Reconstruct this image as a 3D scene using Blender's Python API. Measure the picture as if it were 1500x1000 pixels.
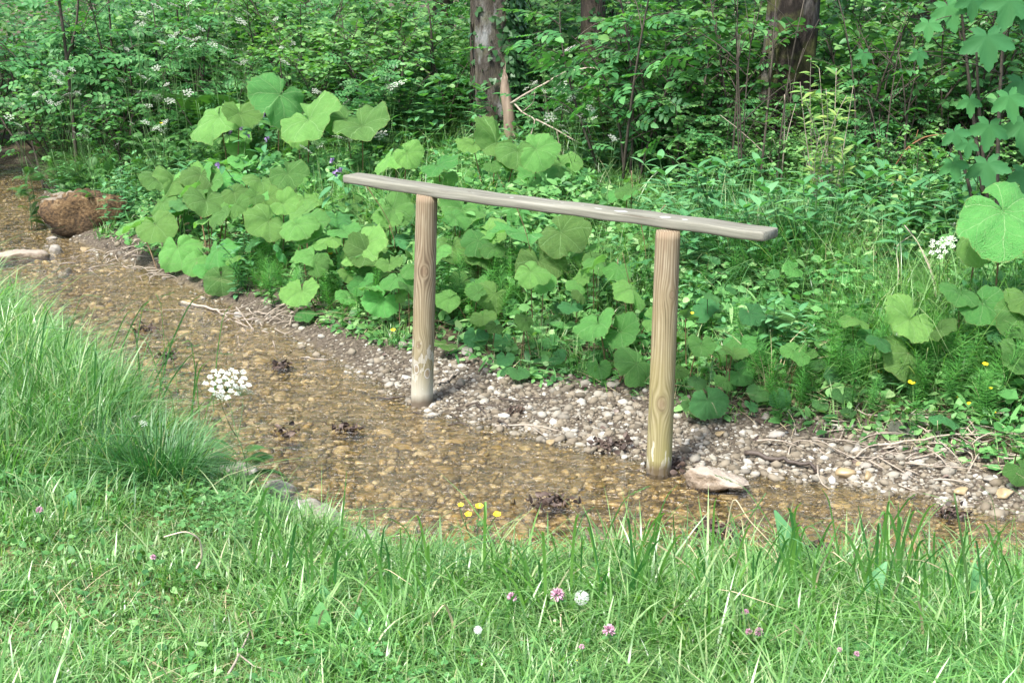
import bpy, math, random
import numpy as np
from mathutils import Vector, Matrix

for _o in list(bpy.data.objects): bpy.data.objects.remove(_o)
SC = bpy.context.scene
COL = SC.collection
PI = math.pi
R_ = math.radians

# ------------------------------------------------------------------ camera
FPX = 2000.0                       # focal length in pixels of a 1500 px wide frame
PITCH = math.atan(562.0 / FPX)
CAMH = 2.0
cam_d = bpy.data.cameras.new("camera"); cam = bpy.data.objects.new("camera", cam_d)
COL.objects.link(cam); SC.camera = cam
cam_d.sensor_width = 36.0; cam_d.lens = FPX / 1500.0 * 36.0
cam_d.clip_start = 0.05; cam_d.clip_end = 600
cam.location = (0, 0, CAMH); cam.rotation_euler = (PI / 2 - PITCH, 0, 0)

# ------------------------------------------------------------------ world, sun, exposure
SUN_EL, SUN_AZ = R_(58), R_(-38)   # azimuth measured from behind the camera towards the left
w = bpy.data.worlds.new("World"); SC.world = w; w.use_nodes = True
nt = w.node_tree; nt.nodes.clear()
sky = nt.nodes.new("ShaderNodeTexSky"); sky.sky_type = 'NISHITA'; sky.sun_disc = False
sdir = Vector((math.sin(SUN_AZ) * math.cos(SUN_EL), -math.cos(SUN_AZ) * math.cos(SUN_EL), math.sin(SUN_EL)))  # towards the sun
sky.sun_elevation = SUN_EL; sky.sun_rotation = math.atan2(sdir.x, sdir.y)
sky.air_density = 1.0; sky.dust_density = 3.0; sky.ozone_density = 1.0
bg = nt.nodes.new("ShaderNodeBackground"); bg.inputs[1].default_value = 0.15
wo = nt.nodes.new("ShaderNodeOutputWorld")
nt.links.new(sky.outputs[0], bg.inputs[0]); nt.links.new(bg.outputs[0], wo.inputs[0])
sl = bpy.data.lights.new("sun", 'SUN'); sl.energy = 2.9; sl.angle = R_(9); sl.color = (1.0, 0.98, 0.94)
so = bpy.data.objects.new("sun", sl); COL.objects.link(so)
so.rotation_euler = sdir.to_track_quat('Z', 'Y').to_euler(); so.location = (0, 0, 20)
SC.view_settings.view_transform = 'Standard'; SC.view_settings.look = 'None'
SC.view_settings.exposure = 1.62; SC.view_settings.gamma = 1.0
SC.render.engine = 'CYCLES'
SC.cycles.max_bounces = 8; SC.cycles.diffuse_bounces = 4; SC.cycles.glossy_bounces = 3
SC.cycles.transmission_bounces = 5; SC.cycles.transparent_max_bounces = 10
SC.cycles.sample_clamp_direct = 6.0; SC.cycles.sample_clamp_indirect = 4.0
SC.cycles.caustics_reflective = False; SC.cycles.caustics_refractive = False

# ------------------------------------------------------------------ pixel <-> place
def ray(u, v):
    dx = (u - 750) / FPX; dy = -(v - 500) / FPX
    return np.array([dx, math.cos(PITCH) + math.sin(PITCH) * dy, -math.sin(PITCH) + math.cos(PITCH) * dy])
def P(u, v, z=0.0):
    d = ray(u, v); return np.array([0, 0, CAMH]) + d * (z - CAMH) / d[2]
def PY(u, v, y):
    d = ray(u, v); return np.array([0, 0, CAMH]) + d * y / d[1]

# ------------------------------------------------------------------ terrain
FAR = [(-9, 14.2)] + [tuple(P(*q)[:2]) for q in [(-60, 232), (30, 244), (75, 262), (62, 300), (110, 352), (190, 385), (300, 428), (400, 478),
       (470, 512), (560, 560), (640, 603), (800, 636), (950, 672), (1050, 684), (1200, 700), (1350, 722), (1500, 752)]] + [(3.6, 4.1), (8, 3.2), (20, 2.0)]
NEAR = [(-9, 11.0)] + [tuple(P(*q)[:2]) for q in [(-260, 372), (-60, 420), (30, 470), (150, 560), (250, 640), (300, 690), (360, 735), (450, 785),
       (560, 830), (750, 862), (1000, 868), (1250, 876), (1500, 890)]] + [(2.9, 3.75), (8, 2.2), (20, 1.0)]
BAR = [(-9, 14.6)] + [tuple(P(u, v, .05)[:2]) for u, v in [(-60, 226), (40, 234), (88, 256), (80, 294), (125, 338), (200, 372), (300, 408), (400, 452), (470, 484),
       (560, 514), (650, 524), (760, 566), (900, 578), (1000, 618), (1120, 626), (1250, 654), (1400, 680), (1500, 712)]] + [(3.7, 4.5), (8, 3.7), (20, 2.6)]
def seg_dist(x, y, pl):
    d = np.full(x.shape, 1e9)
    for (ax, ay), (bx, by) in zip(pl[:-1], pl[1:]):
        vx, vy = bx - ax, by - ay; L = vx * vx + vy * vy + 1e-12
        t = np.clip(((x - ax) * vx + (y - ay) * vy) / L, 0, 1)
        d = np.minimum(d, np.hypot(x - ax - t * vx, y - ay - t * vy))
    return d
def in_poly(x, y, poly):
    c = np.zeros(x.shape, bool); n = len(poly)
    for i in range(n):
        x1, y1 = poly[i]; x2, y2 = poly[(i + 1) % n]
        if y1 == y2: continue
        m = ((y1 > y) != (y2 > y)) & (x < (x2 - x1) * (y - y1) / (y2 - y1) + x1)
        c ^= m
    return c
STREAM = FAR + NEAR[::-1]
FARLAND = BAR + [(20, 400), (-400, 400), (-400, 14.6)]
FARLAND2 = BAR + [(400, 2.6), (400, 400), (-400, 400), (-400, 14.6)]
def vnoise(x, y, s, seed=0):
    def h(i, j):
        n = np.sin(i * 127.1 + j * 311.7 + seed * 74.7) * 43758.5453
        return n - np.floor(n)
    X, Y = x * s, y * s; i, j = np.floor(X), np.floor(Y); fx, fy = X - i, Y - j
    fx = fx * fx * (3 - 2 * fx); fy = fy * fy * (3 - 2 * fy)
    return (h(i, j) * (1 - fx) + h(i + 1, j) * fx) * (1 - fy) + (h(i, j + 1) * (1 - fx) + h(i + 1, j + 1) * fx) * fy
def fields(x, y):
    x = np.asarray(x, float); y = np.asarray(y, float)
    dN, dF, dB = seg_dist(x, y, NEAR), seg_dist(x, y, FAR), seg_dist(x, y, BAR)
    wet = in_poly(x, y, STREAM); beyond = in_poly(x, y, FARLAND2) & ~wet
    near = ~wet & ~beyond & (dN < dF)
    return dN, dF, dB, wet, beyond, near
def terr(x, y):
    dN, dF, dB, wet, beyond, near = fields(x, y)
    x = np.asarray(x, float); y = np.asarray(y, float)
    n1 = vnoise(x, y, 1.3) - .5; n2 = vnoise(x, y, 6, 3) - .5
    zw = -np.minimum(0.075, np.minimum(dF * 0.11, dN * 0.4)) + n1 * .012 * np.minimum(1, dF * 3) * np.minimum(1, dN * 6) + n2 * .012 * np.minimum(1, dF * 4)
    zn = 0.17 * (1 - np.exp(-dN / 0.18)) + 0.05 * np.minimum(dN, 3) + (n1 * .03 + n2 * .012) * np.minimum(1, dN * 3)
    t = dF / (dF + dB + 1e-6)
    zb = 0.055 * t + n2 * .012 * t
    zf = 0.055 + 0.26 * (1 - np.exp(-dB / 0.8)) + 0.035 * np.minimum(dB, 12) + (n1 * .10 + n2 * .02) * np.minimum(1, dB * 2) + 0.05 * np.maximum(0, np.minimum(dB, 80) - 12)
    return np.where(wet, zw, np.where(beyond, zf, np.where(near, zn, zb)))
def t1(x, y): return float(terr(np.array([x]), np.array([y]))[0])
_ts = np.linspace(2.2, 26, 700)
def hit(u, v, h=0.0):
    d = ray(u, v); d = d / d[1]
    X = d[0] * _ts; Z = CAMH + d[2] * _ts
    g = terr(X, _ts) + h - Z
    k = np.argmax(g > 0) if (g > 0).any() else len(_ts) - 1
    if k > 0 and g[k] > 0:
        a = g[k - 1] / (g[k - 1] - g[k]); t = _ts[k - 1] + a * (_ts[k] - _ts[k - 1])
    else: t = _ts[k]
    return np.array([d[0] * t, t, CAMH + d[2] * t])

# ------------------------------------------------------------------ node helpers
def srgb(r, g, b):
    f = lambda c: (c / 255) / 12.92 if c / 255 <= .04045 else ((c / 255 + .055) / 1.055) ** 2.4
    return (f(r), f(g), f(b), 1)
class NT:
    def __init__(s, name):
        s.m = bpy.data.materials.new(name); s.m.use_nodes = True; s.t = s.m.node_tree; s.t.nodes.clear()
        s.out = s.t.nodes.new("ShaderNodeOutputMaterial")
    def n(s, ty, ins=None, **kw):
        o = s.t.nodes.new("ShaderNode" + ty)
        for k, v in kw.items(): setattr(o, k, v)
        for k, v in (ins or {}).items():
            if isinstance(v, bpy.types.NodeSocket): s.t.links.new(v, o.inputs[k])
            else: o.inputs[k].default_value = v
        return o
    def ramp(s, fac, stops, interp='LINEAR'):
        o = s.t.nodes.new("ShaderNodeValToRGB"); cr = o.color_ramp; cr.interpolation = interp
        while len(cr.elements) < len(stops): cr.elements.new(.5)
        for e, (p, c) in zip(cr.elements, stops): e.position = p; e.color = c if len(c) == 4 else tuple(c) + (1,)
        s.t.links.new(fac, o.inputs[0]); return o.outputs[0]
    def math(s, op, a, b=0.0, c=0.0):
        o = s.t.nodes.new("ShaderNodeMath"); o.operation = op
        for i, v in enumerate((a, b, c)):
            if isinstance(v, bpy.types.NodeSocket): s.t.links.new(v, o.inputs[i])
            else: o.inputs[i].default_value = v
        return o.outputs[0]
    def mix(s, fac, a, b, mode='MIX'):
        o = s.t.nodes.new("ShaderNodeMix"); o.data_type = 'RGBA'; o.blend_type = mode
        for k, v in ((0, fac), (6, a), (7, b)):
            if isinstance(v, bpy.types.NodeSocket): s.t.links.new(v, o.inputs[k])
            elif k == 0: o.inputs[k].default_value = v
            else: o.inputs[k].default_value = v if len(v) == 4 else tuple(v) + (1,)
        return o.outputs[2]
    def noise(s, vec, scale, detail=3, rough=.55, dist=0.0, out=0):
        o = s.n("TexNoise", {"Scale": scale, "Detail": detail, "Roughness": rough, "Distortion": dist})
        if vec is not None: s.t.links.new(vec, o.inputs["Vector"])
        return o.outputs[out]
    def vec(s, src='Object', scale=(1, 1, 1)):
        tc = s.t.nodes.new("ShaderNodeTexCoord")
        mp = s.n("Mapping", {"Vector": tc.outputs[src], "Scale": scale}); return mp.outputs[0]
    def bump(s, h, strength=.3, dist=.01):
        return s.n("Bump", {"Height": h, "Strength": strength, "Distance": dist}).outputs[0]
    def pbr(s, col, rough=.6, spec=.5, normal=None, **extra):
        ins = {"Base Color": col, "Roughness": rough, "Specular IOR Level": spec}
        if normal is not None: ins["Normal"] = normal
        ins.update(extra); return s.n("BsdfPrincipled", ins).outputs[0]
    def done(s, sh): s.t.links.new(sh, s.out.inputs[0]); return s.m

def c3(*a): return tuple(a)
def leaf_mat(name, stops, rough=.5, trans=.35, tcol=(1.15, 1.4, .5), spec=.25, back=1.25, rib=0.0, varobj=False, bump=None):
    """leaf: colour varies from leaf to leaf, light comes through, pale underside, optional midrib"""
    N = NT(name); g = N.n("NewGeometry")
    rnd = g.outputs["Random Per Island"]
    if varobj:
        oi = N.n("ObjectInfo"); rnd = N.math('FRACT', N.math('ADD', rnd, oi.outputs["Random"]))
    col = N.ramp(rnd, stops)
    nz = N.noise(N.vec('Object'), 1.1, 2)
    hsv = N.n("HueSaturation", {"Color": col, "Value": N.math('MULTIPLY_ADD', nz, .7, .65), "Hue": N.math('MULTIPLY_ADD', nz, .04, .48)})
    col = hsv.outputs[0]
    if rib:
        uv = N.n("UVMap").outputs[0]; sp = N.n("SeparateXYZ", {0: uv})
        a = N.math('ABSOLUTE', N.math('SUBTRACT', sp.outputs[0], .5))
        m1 = N.math('LESS_THAN', a, .035)
        b = N.math('ADD', N.math('MULTIPLY', sp.outputs[1], 9.0), N.math('MULTIPLY', a, -5.0))
        m2 = N.math('MULTIPLY', N.math('LESS_THAN', N.math('FRACT', b), .13), .5)
        col = N.mix(N.math('MULTIPLY', N.math('MAXIMUM', m1, m2), rib), col, (.22, .34, .13))
    bk = N.mix(g.outputs["Backfacing"], col, N.mix(.3, col, (.12, .2, .09)))
    nrm = N.bump(N.noise(N.vec('Object'), bump, 2), .4, .01) if bump else None
    p = N.pbr(bk, rough, spec, nrm)
    tc = N.mix(1.0, col, tuple(tcol) + (1,), 'MULTIPLY')
    tr = N.n("BsdfTranslucent", {"Color": tc}).outputs[0]
    return N.done(N.n("MixShader", {0: trans, 1: p, 2: tr}).outputs[0])
def plain_mat(name, stops, rough=.7, scale=8.0, bump=.2, stretch=(1, 1, 1), spec=.3, island=False):
    N = NT(name); v = N.vec('Object', stretch); nz = N.noise(v, scale, 5)
    f = nz
    if island:
        g = N.n("NewGeometry"); f = N.math('ADD', N.math('MULTIPLY', g.outputs["Random Per Island"], .75), N.math('MULTIPLY', nz, .3))
    return N.done(N.pbr(N.ramp(f, stops), rough, spec, N.bump(nz, bump, .01)))

M = {}
M['grass'] = leaf_mat('grass_blade', [(0, (.035, .12, .028)), (.35, (.07, .21, .045)), (.7, (.13, .30, .075)), (.88, (.24, .41, .17)), (.96, (.38, .42, .22)), (1, (.50, .45, .27))], .42, .38, spec=.45)
M['lawn'] = leaf_mat('lawn_blade', [(0, (.035, .12, .02)), (.25, (.08, .22, .038)), (.6, (.155, .335, .068)), (.87, (.25, .43, .15)), (.96, (.37, .45, .21)), (1, (.52, .47, .29))], .36, .36, spec=.6)
M['rush'] = leaf_mat('rush_blade', [(0, (.03, .12, .035)), (.6, (.055, .19, .05)), (.93, (.10, .26, .08)), (1, (.4, .34, .19))], .42, .3, spec=.5)
M['straw'] = plain_mat('dry_straw', [(.2, (.30, .23, .13)), (.6, (.48, .40, .25)), (1, (.62, .54, .38))], .7, 20)
M['broad'] = None
M['herb'] = leaf_mat('herb_leaf', [(0, (.05, .17, .07)), (.5, (.095, .27, .11)), (1, (.17, .37, .17))], .45, .34, rib=.3)
M['ground_leaf'] = leaf_mat('low_leaf', [(0, (.035, .12, .035)), (.4, (.075, .215, .058)), (.85, (.15, .33, .10)), (1, (.28, .44, .18))], .5, .34)
M['clover'] = leaf_mat('clover_leaf', [(0, (.05, .165, .042)), (.6, (.09, .25, .072)), (1, (.16, .34, .12))], .5, .3)
M['feather'] = leaf_mat('horsetail_needle', [(0, (.05, .18, .035)), (.6, (.085, .27, .055)), (1, (.13, .33, .075))], .5, .4, varobj=True)
M['shrub_round'] = leaf_mat('round_shrub_leaf', [(0, (.055, .165, .05)), (.5, (.11, .27, .08)), (1, (.21, .39, .13))], .45, .4, rib=.3)
M['shrub_dark'] = leaf_mat('dark_shrub_leaf', [(0, (.03, .11, .038)), (.5, (.058, .18, .06)), (1, (.12, .29, .095))], .45, .35, rib=.25)
M['shrub_elder'] = leaf_mat('elder_leaf', [(0, (.04, .14, .045)), (.6, (.07, .215, .07)), (1, (.13, .30, .10))], .45, .38)
M['willow'] = leaf_mat('willow_leaf', [(0, (.09, .19, .05)), (.6, (.15, .27, .07)), (1, (.26, .36, .09))], .45, .35)
M['maple'] = leaf_mat('maple_leaf', [(0, (.035, .13, .045)), (1, (.065, .21, .065))], .6, .32, spec=.15, varobj=True)
M['ivy'] = leaf_mat('ivy_leaf', [(0, (.02, .07, .02)), (.7, (.04, .11, .035)), (1, (.1, .17, .09))], .35, .15)
M['fern'] = leaf_mat('fern_frond', [(0, (.05, .14, .04)), (1, (.08, .2, .05))], .5, .38)
M['crown'] = leaf_mat('crown_leaf', [(0, (.03, .09, .02)), (.6, (.05, .14, .03)), (1, (.09, .2, .05))], .5, .3)
M['stalk'] = plain_mat('green_stalk', [(0, (.04, .10, .025)), (1, (.08, .15, .045))], .5, 10, .05)
M['redstalk'] = plain_mat('reddish_stalk', [(0, (.10, .09, .035)), (1, (.16, .08, .05))], .5, 10, .05)
M['twig'] = plain_mat('twig_bark', [(.2, (.03, .025, .018)), (1, (.085, .07, .052))], .8, 30, .4)
M['deadtwig'] = plain_mat('dead_twig', [(.2, (.2, .16, .12)), (1, (.42, .37, .3))], .8, 30, .4)
M['darktwig'] = plain_mat('wet_wood', [(.2, (.03, .022, .018)), (1, (.11, .085, .065))], .6, 30, .4)
M['litter'] = plain_mat('dead_leaf', [(.1, (.018, .013, .010)), (.5, (.06, .04, .03)), (.8, (.13, .095, .075)), (1, (.30, .26, .23))], .6, 30, .3, island=True)
M['white'] = plain_mat('white_floret', [(0, (.36, .39, .31)), (1, (.50, .53, .45))], .6, 40, .1)
M['yellow'] = plain_mat('yellow_petal', [(0, (.78, .55, .02)), (1, (.86, .68, .03))], .35, 10, .05)
M['pink'] = plain_mat('pink_floret', [(0, (.42, .20, .29)), (1, (.56, .36, .43))], .6, 60, .2, island=True)
M['violet'] = plain_mat('violet_floret', [(0, (.16, .10, .24)), (1, (.28, .2, .38))], .6, 60, .2)
M['fluff'] = plain_mat('seed_fluff', [(0, (.62, .63, .60)), (1, (.74, .75, .72))], .9, 60, .2)
M['stone'] = plain_mat('pale_stone', [(.25, (.14, .125, .10)), (.55, (.25, .23, .195)), (.8, (.35, .33, .295))], .8, 14, .6)
M['wetstone'] = plain_mat('wet_stone', [(.25, (.17, .12, .06)), (.55, (.30, .23, .13)), (.8, (.42, .35, .24))], .35, 14, .5)

def butterbur_mat(name, base, dark, vein):
    N = NT(name); g = N.n("NewGeometry"); oi = N.n("ObjectInfo")
    uv = N.n("UVMap").outputs[0]; sp = N.n("SeparateXYZ", {0: uv})
    rad = sp.outputs[1]; wob = N.math('SUBTRACT', N.noise(N.vec('Object'), 2.6, 2), .5); ang = N.math('MULTIPLY_ADD', N.math('MULTIPLY', wob, rad), .07, sp.outputs[0])
    a = N.math('SUBTRACT', N.math('FRACT', N.math('MULTIPLY', ang, 7.0)), .5); aa = N.math('ABSOLUTE', a)
    wd = N.math('DIVIDE', .014, N.math('ADD', rad, .08))
    m1 = N.math('LESS_THAN', aa, wd)
    b = N.math('FRACT', N.math('ADD', N.math('MULTIPLY', rad, 5.0), N.math('MULTIPLY', aa, -3.4)))
    m2 = N.math('MULTIPLY', N.math('LESS_THAN', b, .10), .45)
    nz = N.noise(N.vec('Object'), 5, 4); nf = N.noise(N.vec('Object'), 38, 3)
    col = N.mix(nz, dark, base)
    hsv = N.n("HueSaturation", {"Color": col, "Value": N.math('MULTIPLY_ADD', oi.outputs["Random"], .75, .65), "Hue": N.math('MULTIPLY_ADD', N.math('FRACT', N.math('MULTIPLY', oi.outputs["Random"], 7.3)), .045, .475)})
    col = N.mix(N.math('MULTIPLY', N.math('MAXIMUM', m1, m2), .48), hsv.outputs[0], vein)
    edge = N.math('MULTIPLY', N.math('GREATER_THAN', N.math('ADD', rad, N.math('MULTIPLY', nf, .18)), 1.08), .6)
    col = N.mix(edge, col, (.22, .2, .07))
    hole = N.math('MULTIPLY', N.math('GREATER_THAN', N.noise(N.vec('Object'), 55, 0), .765), .8)
    col = N.mix(hole, col, (.16, .12, .05))
    col = N.mix(N.math('MULTIPLY', g.outputs["Backfacing"], .5), col, (.16, .25, .12))
    h = N.math('ADD', N.math('MULTIPLY', N.math('MAXIMUM', m1, m2), -.6), N.math('MULTIPLY', nf, .7))
    p = N.pbr(col, .5, .3, N.bump(h, 1.0, .02))
    tr = N.n("BsdfTranslucent", {"Color": N.mix(1.0, col, (1.15, 1.5, .6, 1), 'MULTIPLY')}).outputs[0]
    return N.done(N.n("MixShader", {0: .38, 1: p, 2: tr}).outputs[0])
M['bb'] = butterbur_mat('butterbur_leaf', (.19, .43, .11), (.095, .275, .065), (.36, .56, .25))
M['bb_dark'] = butterbur_mat('dark_butterbur_leaf', (.125, .35, .11), (.07, .245, .075), (.17, .33, .16))
M['bb_dead'] = butterbur_mat('withered_butterbur_leaf', (.24, .24, .2), (.13, .15, .09), (.3, .27, .2))

# ------------------------------------------------------------------ mesh batch
class MB:
    def __init__(s): s.V = []; s.L = []; s.T = []; s.U = []; s.I = []; s.nv = 0
    def add(s, T, mi=0):
        V, F, UV = T
        s.V.append(np.asarray(V, float)); fl = np.concatenate([np.asarray(f) for f in F]); s.L.append(fl + s.nv)
        s.T.append(np.array([len(f) for f in F])); s.U.append(np.asarray(UV)[fl]); s.I.append(np.full(len(F), mi)); s.nv += len(V)
    def many(s, T, MT, mi=0):
        """T copied once per 4x4 matrix in MT (K,4,4)"""
        if len(MT) == 0: return
        V, F, UV = T; V = np.asarray(V, float); K, n = len(MT), len(V)
        W = np.einsum('kij,nj->kni', MT[:, :3, :3], V) + MT[:, None, :3, 3]
        s.V.append(W.reshape(-1, 3)); fl = np.concatenate([np.asarray(f) for f in F]); tt = np.array([len(f) for f in F])
        s.L.append((fl[None] + (np.arange(K) * n)[:, None] + s.nv).ravel()); s.T.append(np.tile(tt, K))
        s.U.append(np.tile(np.asarray(UV)[fl], (K, 1))); s.I.append(np.full(len(F) * K, mi)); s.nv += n * K
    def raw(s, V, quads, UV, mi=0):
        quads = np.asarray(quads); s.V.append(V); s.L.append(quads.ravel() + s.nv); s.T.append(np.full(len(quads), quads.shape[1]))
        s.U.append(np.asarray(UV)[quads.ravel()]); s.I.append(np.full(len(quads), mi)); s.nv += len(V)
    def mesh(s, name, mats, smooth=True, weld=False):
        me = bpy.data.meshes.new(name)
        V = np.concatenate(s.V); L = np.concatenate(s.L); T = np.concatenate(s.T); U = np.concatenate(s.U); I = np.concatenate(s.I)
        me.vertices.add(len(V)); me.vertices.foreach_set("co", V.ravel().astype(np.float32))
        me.loops.add(len(L)); me.loops.foreach_set("vertex_index", L.astype(np.int32))
        me.polygons.add(len(T)); me.polygons.foreach_set("loop_start", (np.cumsum(T) - T).astype(np.int32))
        for m in (mats if isinstance(mats, (list, tuple)) else [mats]): me.materials.append(m)
        me.polygons.foreach_set("material_index", I.astype(np.int32))
        me.polygons.foreach_set("use_smooth", np.full(len(T), smooth))
        uv = me.uv_layers.new(name="UVMap"); uv.data.foreach_set("uv", U.ravel().astype(np.float32))
        me.update(calc_edges=True); return me
    def build(s, name, mats, parent=None, loc=None, smooth=True):
        return link(name, s.mesh(name, mats, smooth), parent, loc)
def link(name, me, parent=None, loc=None):
    o = bpy.data.objects.new(name, me); COL.objects.link(o)
    if loc is not None: o.location = loc
    if parent is not None: o.parent = parent
    return o
def tag(o, label, cat, group=None, kind=None):
    if label: o["label"] = label
    if cat: o["category"] = cat
    if group: o["group"] = group
    if kind: o["kind"] = kind
    return o
def empty(name, loc, rz=0.0, label=None, cat=None, group=None):
    o = bpy.data.objects.new(name, None); COL.objects.link(o); o.location = loc; o.rotation_euler = (0, 0, rz); o.empty_display_size = .05
    return tag(o, label, cat, group)
KIDS = {}
def kids(o):
    if o.name not in KIDS: KIDS[o.name] = [c for c in COL.objects if c.parent == o]
    return KIDS[o.name]
def copy_tree(o, loc=None, rz=None, sc=None, parent=None, label=None):
    c = o.copy(); COL.objects.link(c); c.parent = parent
    if loc is not None: c.location = loc
    if rz is not None: c.rotation_euler = (c.rotation_euler.x, c.rotation_euler.y, rz)
    if sc is not None: c.scale = (sc, sc, sc)
    if label: c["label"] = label
    for k in kids(o): copy_tree(k, parent=c)
    return c

def frames(pos, d, n, s, sx=None):
    """matrices with local Y = d (leaf axis), Z ~ n, scale s"""
    pos, d, n = (np.asarray(a, float) for a in (pos, d, n))
    d = d / (np.linalg.norm(d, axis=1, keepdims=True) + 1e-9)
    x = np.cross(d, n); x /= (np.linalg.norm(x, axis=1, keepdims=True) + 1e-9); z = np.cross(x, d)
    s = np.asarray(s, float).reshape(-1, 1) * np.ones((len(pos), 1)); sx = s if sx is None else np.asarray(sx).reshape(-1, 1)
    m = np.zeros((len(pos), 4, 4)); m[:, :3, 0] = x * sx; m[:, :3, 1] = d * s; m[:, :3, 2] = z * s; m[:, :3, 3] = pos; m[:, 3, 3] = 1
    return m

# ------------------------------------------------------------------ leaf templates (axis +Y, unit length)
def leaf_tpl(wid, prof, fold=.25, droop=.2, rows=(0, .15, .38, .62, .84, 1)):
    V, UV, F = [], [], []
    for t in rows:
        wd = wid * prof(t)
        for k in (-1, 0, 1):
            V.append((k * wd, t, fold * abs(k) * wd - droop * t * t)); UV.append((.5 + .5 * k, t))
    for i in range(len(rows) - 1):
        a = i * 3
        F.append((a, a + 1, a + 4, a + 3)); F.append((a + 1, a + 2, a + 5, a + 4))
    return V, F, UV
ovate = lambda t: (math.sin(PI * min(1, t ** .75 * .97 + .01)) ** .85)
lance = lambda t: (math.sin(PI * min(1, t ** .8 * .97 + .01)) ** .9)
rnd_ = lambda t: math.sqrt(max(0.0, 1 - (2 * min(.99, max(.02, t)) - 1) ** 2))
T_OV = leaf_tpl(.30, ovate); T_RD = leaf_tpl(.42, rnd_, .18, .15); T_LA = leaf_tpl(.13, lance, .3, .3); T_NA = leaf_tpl(.07, lance, .3, .25, (0, .3, .65, 1))
T_OV2 = leaf_tpl(.3, ovate, .3, .1, (0, .3, .7, 1))
def merge(parts):
    V, F, U = [], [], []
    for T, m in parts:
        b = len(V); W = np.asarray(T[0]) @ m[:3, :3].T + m[:3, 3]
        V += [tuple(w) for w in W]; F += [tuple(i + b for i in f) for f in T[1]]; U += list(T[2])
    return V, F, U
def mt(pos, d, n=(0, 0, 1), s=1.0): return frames([pos], [d], [n], [s])[0]
def pinnate(n, T=T_OV2, l=.34, step=.2, start=.2):
    ps = []
    for i in range(n):
        y = start + i * step
        for sx in (-1, 1): ps.append((T, mt((0, y, -.06 * y * y), (sx * .9, .45, -.05), s=l * (1 - .25 * abs(i - (n - 1) / 2) / n))))
    ye = start + n * step - step * .2; ps.append((T, mt((0, ye, -.06 * ye * ye), (0, 1, -.1), s=l * 1.1)))
    return merge(ps)
T_PIN = pinnate(3, step=.22)
T_CLOV = merge([(leaf_tpl(.42, rnd_, .15, .05, (0, .3, .7, 1)), mt((0, 0, 0), (math.sin(a), math.cos(a), .12))) for a in (0, 2.1, -2.1)])
def fern_tpl():
    ps = []
    for i in range(20):
        t = i / 19; y = .1 + .9 * t; z = .25 * math.sin(t * 2.2) - .35 * t * t; l = .26 * (math.sin(PI * (.18 + .8 * t)) + .05)
        for sx in (-1, 1): ps.append((leaf_tpl(.12, lance, .1, .2, (0, .3, .7, 1)), mt((0, y, z), (sx, .45, -.15), s=l)))
    rx = [(0, .1 + .9 * t if t >= 0 else 0, .25 * math.sin(max(t, 0) * 2.2) - .35 * max(t, 0) ** 2) for t in (-1, 0, .25, .5, .75, 1)]; ps.append((tube(rx, np.linspace(.008, .003, 6), 4, False), np.eye(4)))
    return merge(ps)
def maple_tpl():
    pts = []   # (angle, radius) of a five-lobed toothed outline
    lobes = [(-122, .50), (-62, .88), (0, 1.0), (62, .88), (122, .50)]
    sinus = [(-94, .44), (-32, .52), (32, .52), (94, .44)]
    for i, (a, r) in enumerate(lobes):
        pts += [(a - 22, r * .66), (a - 19, r * .80), (a - 11, r * .80), (a - 8, r * .92), (a, r * 1.04), (a + 8, r * .92), (a + 11, r * .80), (a + 19, r * .80), (a + 22, r * .66)]
        if i < 4: pts.append(sinus[i])
    pts = [(-165, .16)] + pts + [(165, .16)]
    V = [(0, 0, 0)]; UV = [(.5, 0)]
    for a, r in pts:
        t = R_(a); ln = min(abs(a - l) for l, _ in lobes) / 36
        V.append((r * math.sin(t), r * math.cos(t), .07 * r * ln - .16 * r * r)); UV.append((.5 if ln < .1 else .8, r))
    F = [(0, i + 1, i) for i in range(1, len(pts))]
    return V, F, UV
T_MAP = maple_tpl()
def tube(pts, rad, sides=6, closed=True):
    pts = np.asarray(pts, float); n = len(pts); rad = np.broadcast_to(rad, (n,))
    V, F, UV = [], [], []
    up = np.array([0.13, .2, 1.0]); 
    for i in range(n):
        d = pts[min(i + 1, n - 1)] - pts[max(i - 1, 0)]; d = d / (np.linalg.norm(d) + 1e-9)
        a = np.cross(d, up if abs(d[2]) < .9 else np.array([1, .1, 0])); a /= np.linalg.norm(a) + 1e-9; b = np.cross(d, a)
        for k in range(sides):
            t = 2 * PI * k / sides; V.append(tuple(pts[i] + rad[i] * (math.cos(t) * a + math.sin(t) * b))); UV.append((k / sides, i / (n - 1)))
    for i in range(n - 1):
        for k in range(sides):
            k2 = (k + 1) % sides; F.append((i * sides + k, i * sides + k2, (i + 1) * sides + k2, (i + 1) * sides + k))
    if closed: F.append(tuple(range(sides))[::-1]); F.append(tuple((n - 1) * sides + k for k in range(sides)))
    return V, F, UV
def curve(p0, p1, bend=(0, 0, 0), n=6):
    p0, p1, b = (np.asarray(a, float) for a in (p0, p1, bend)); t = np.linspace(0, 1, n)[:, None]
    return p0 * (1 - t) + p1 * t + 4 * t * (1 - t) * b

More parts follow.
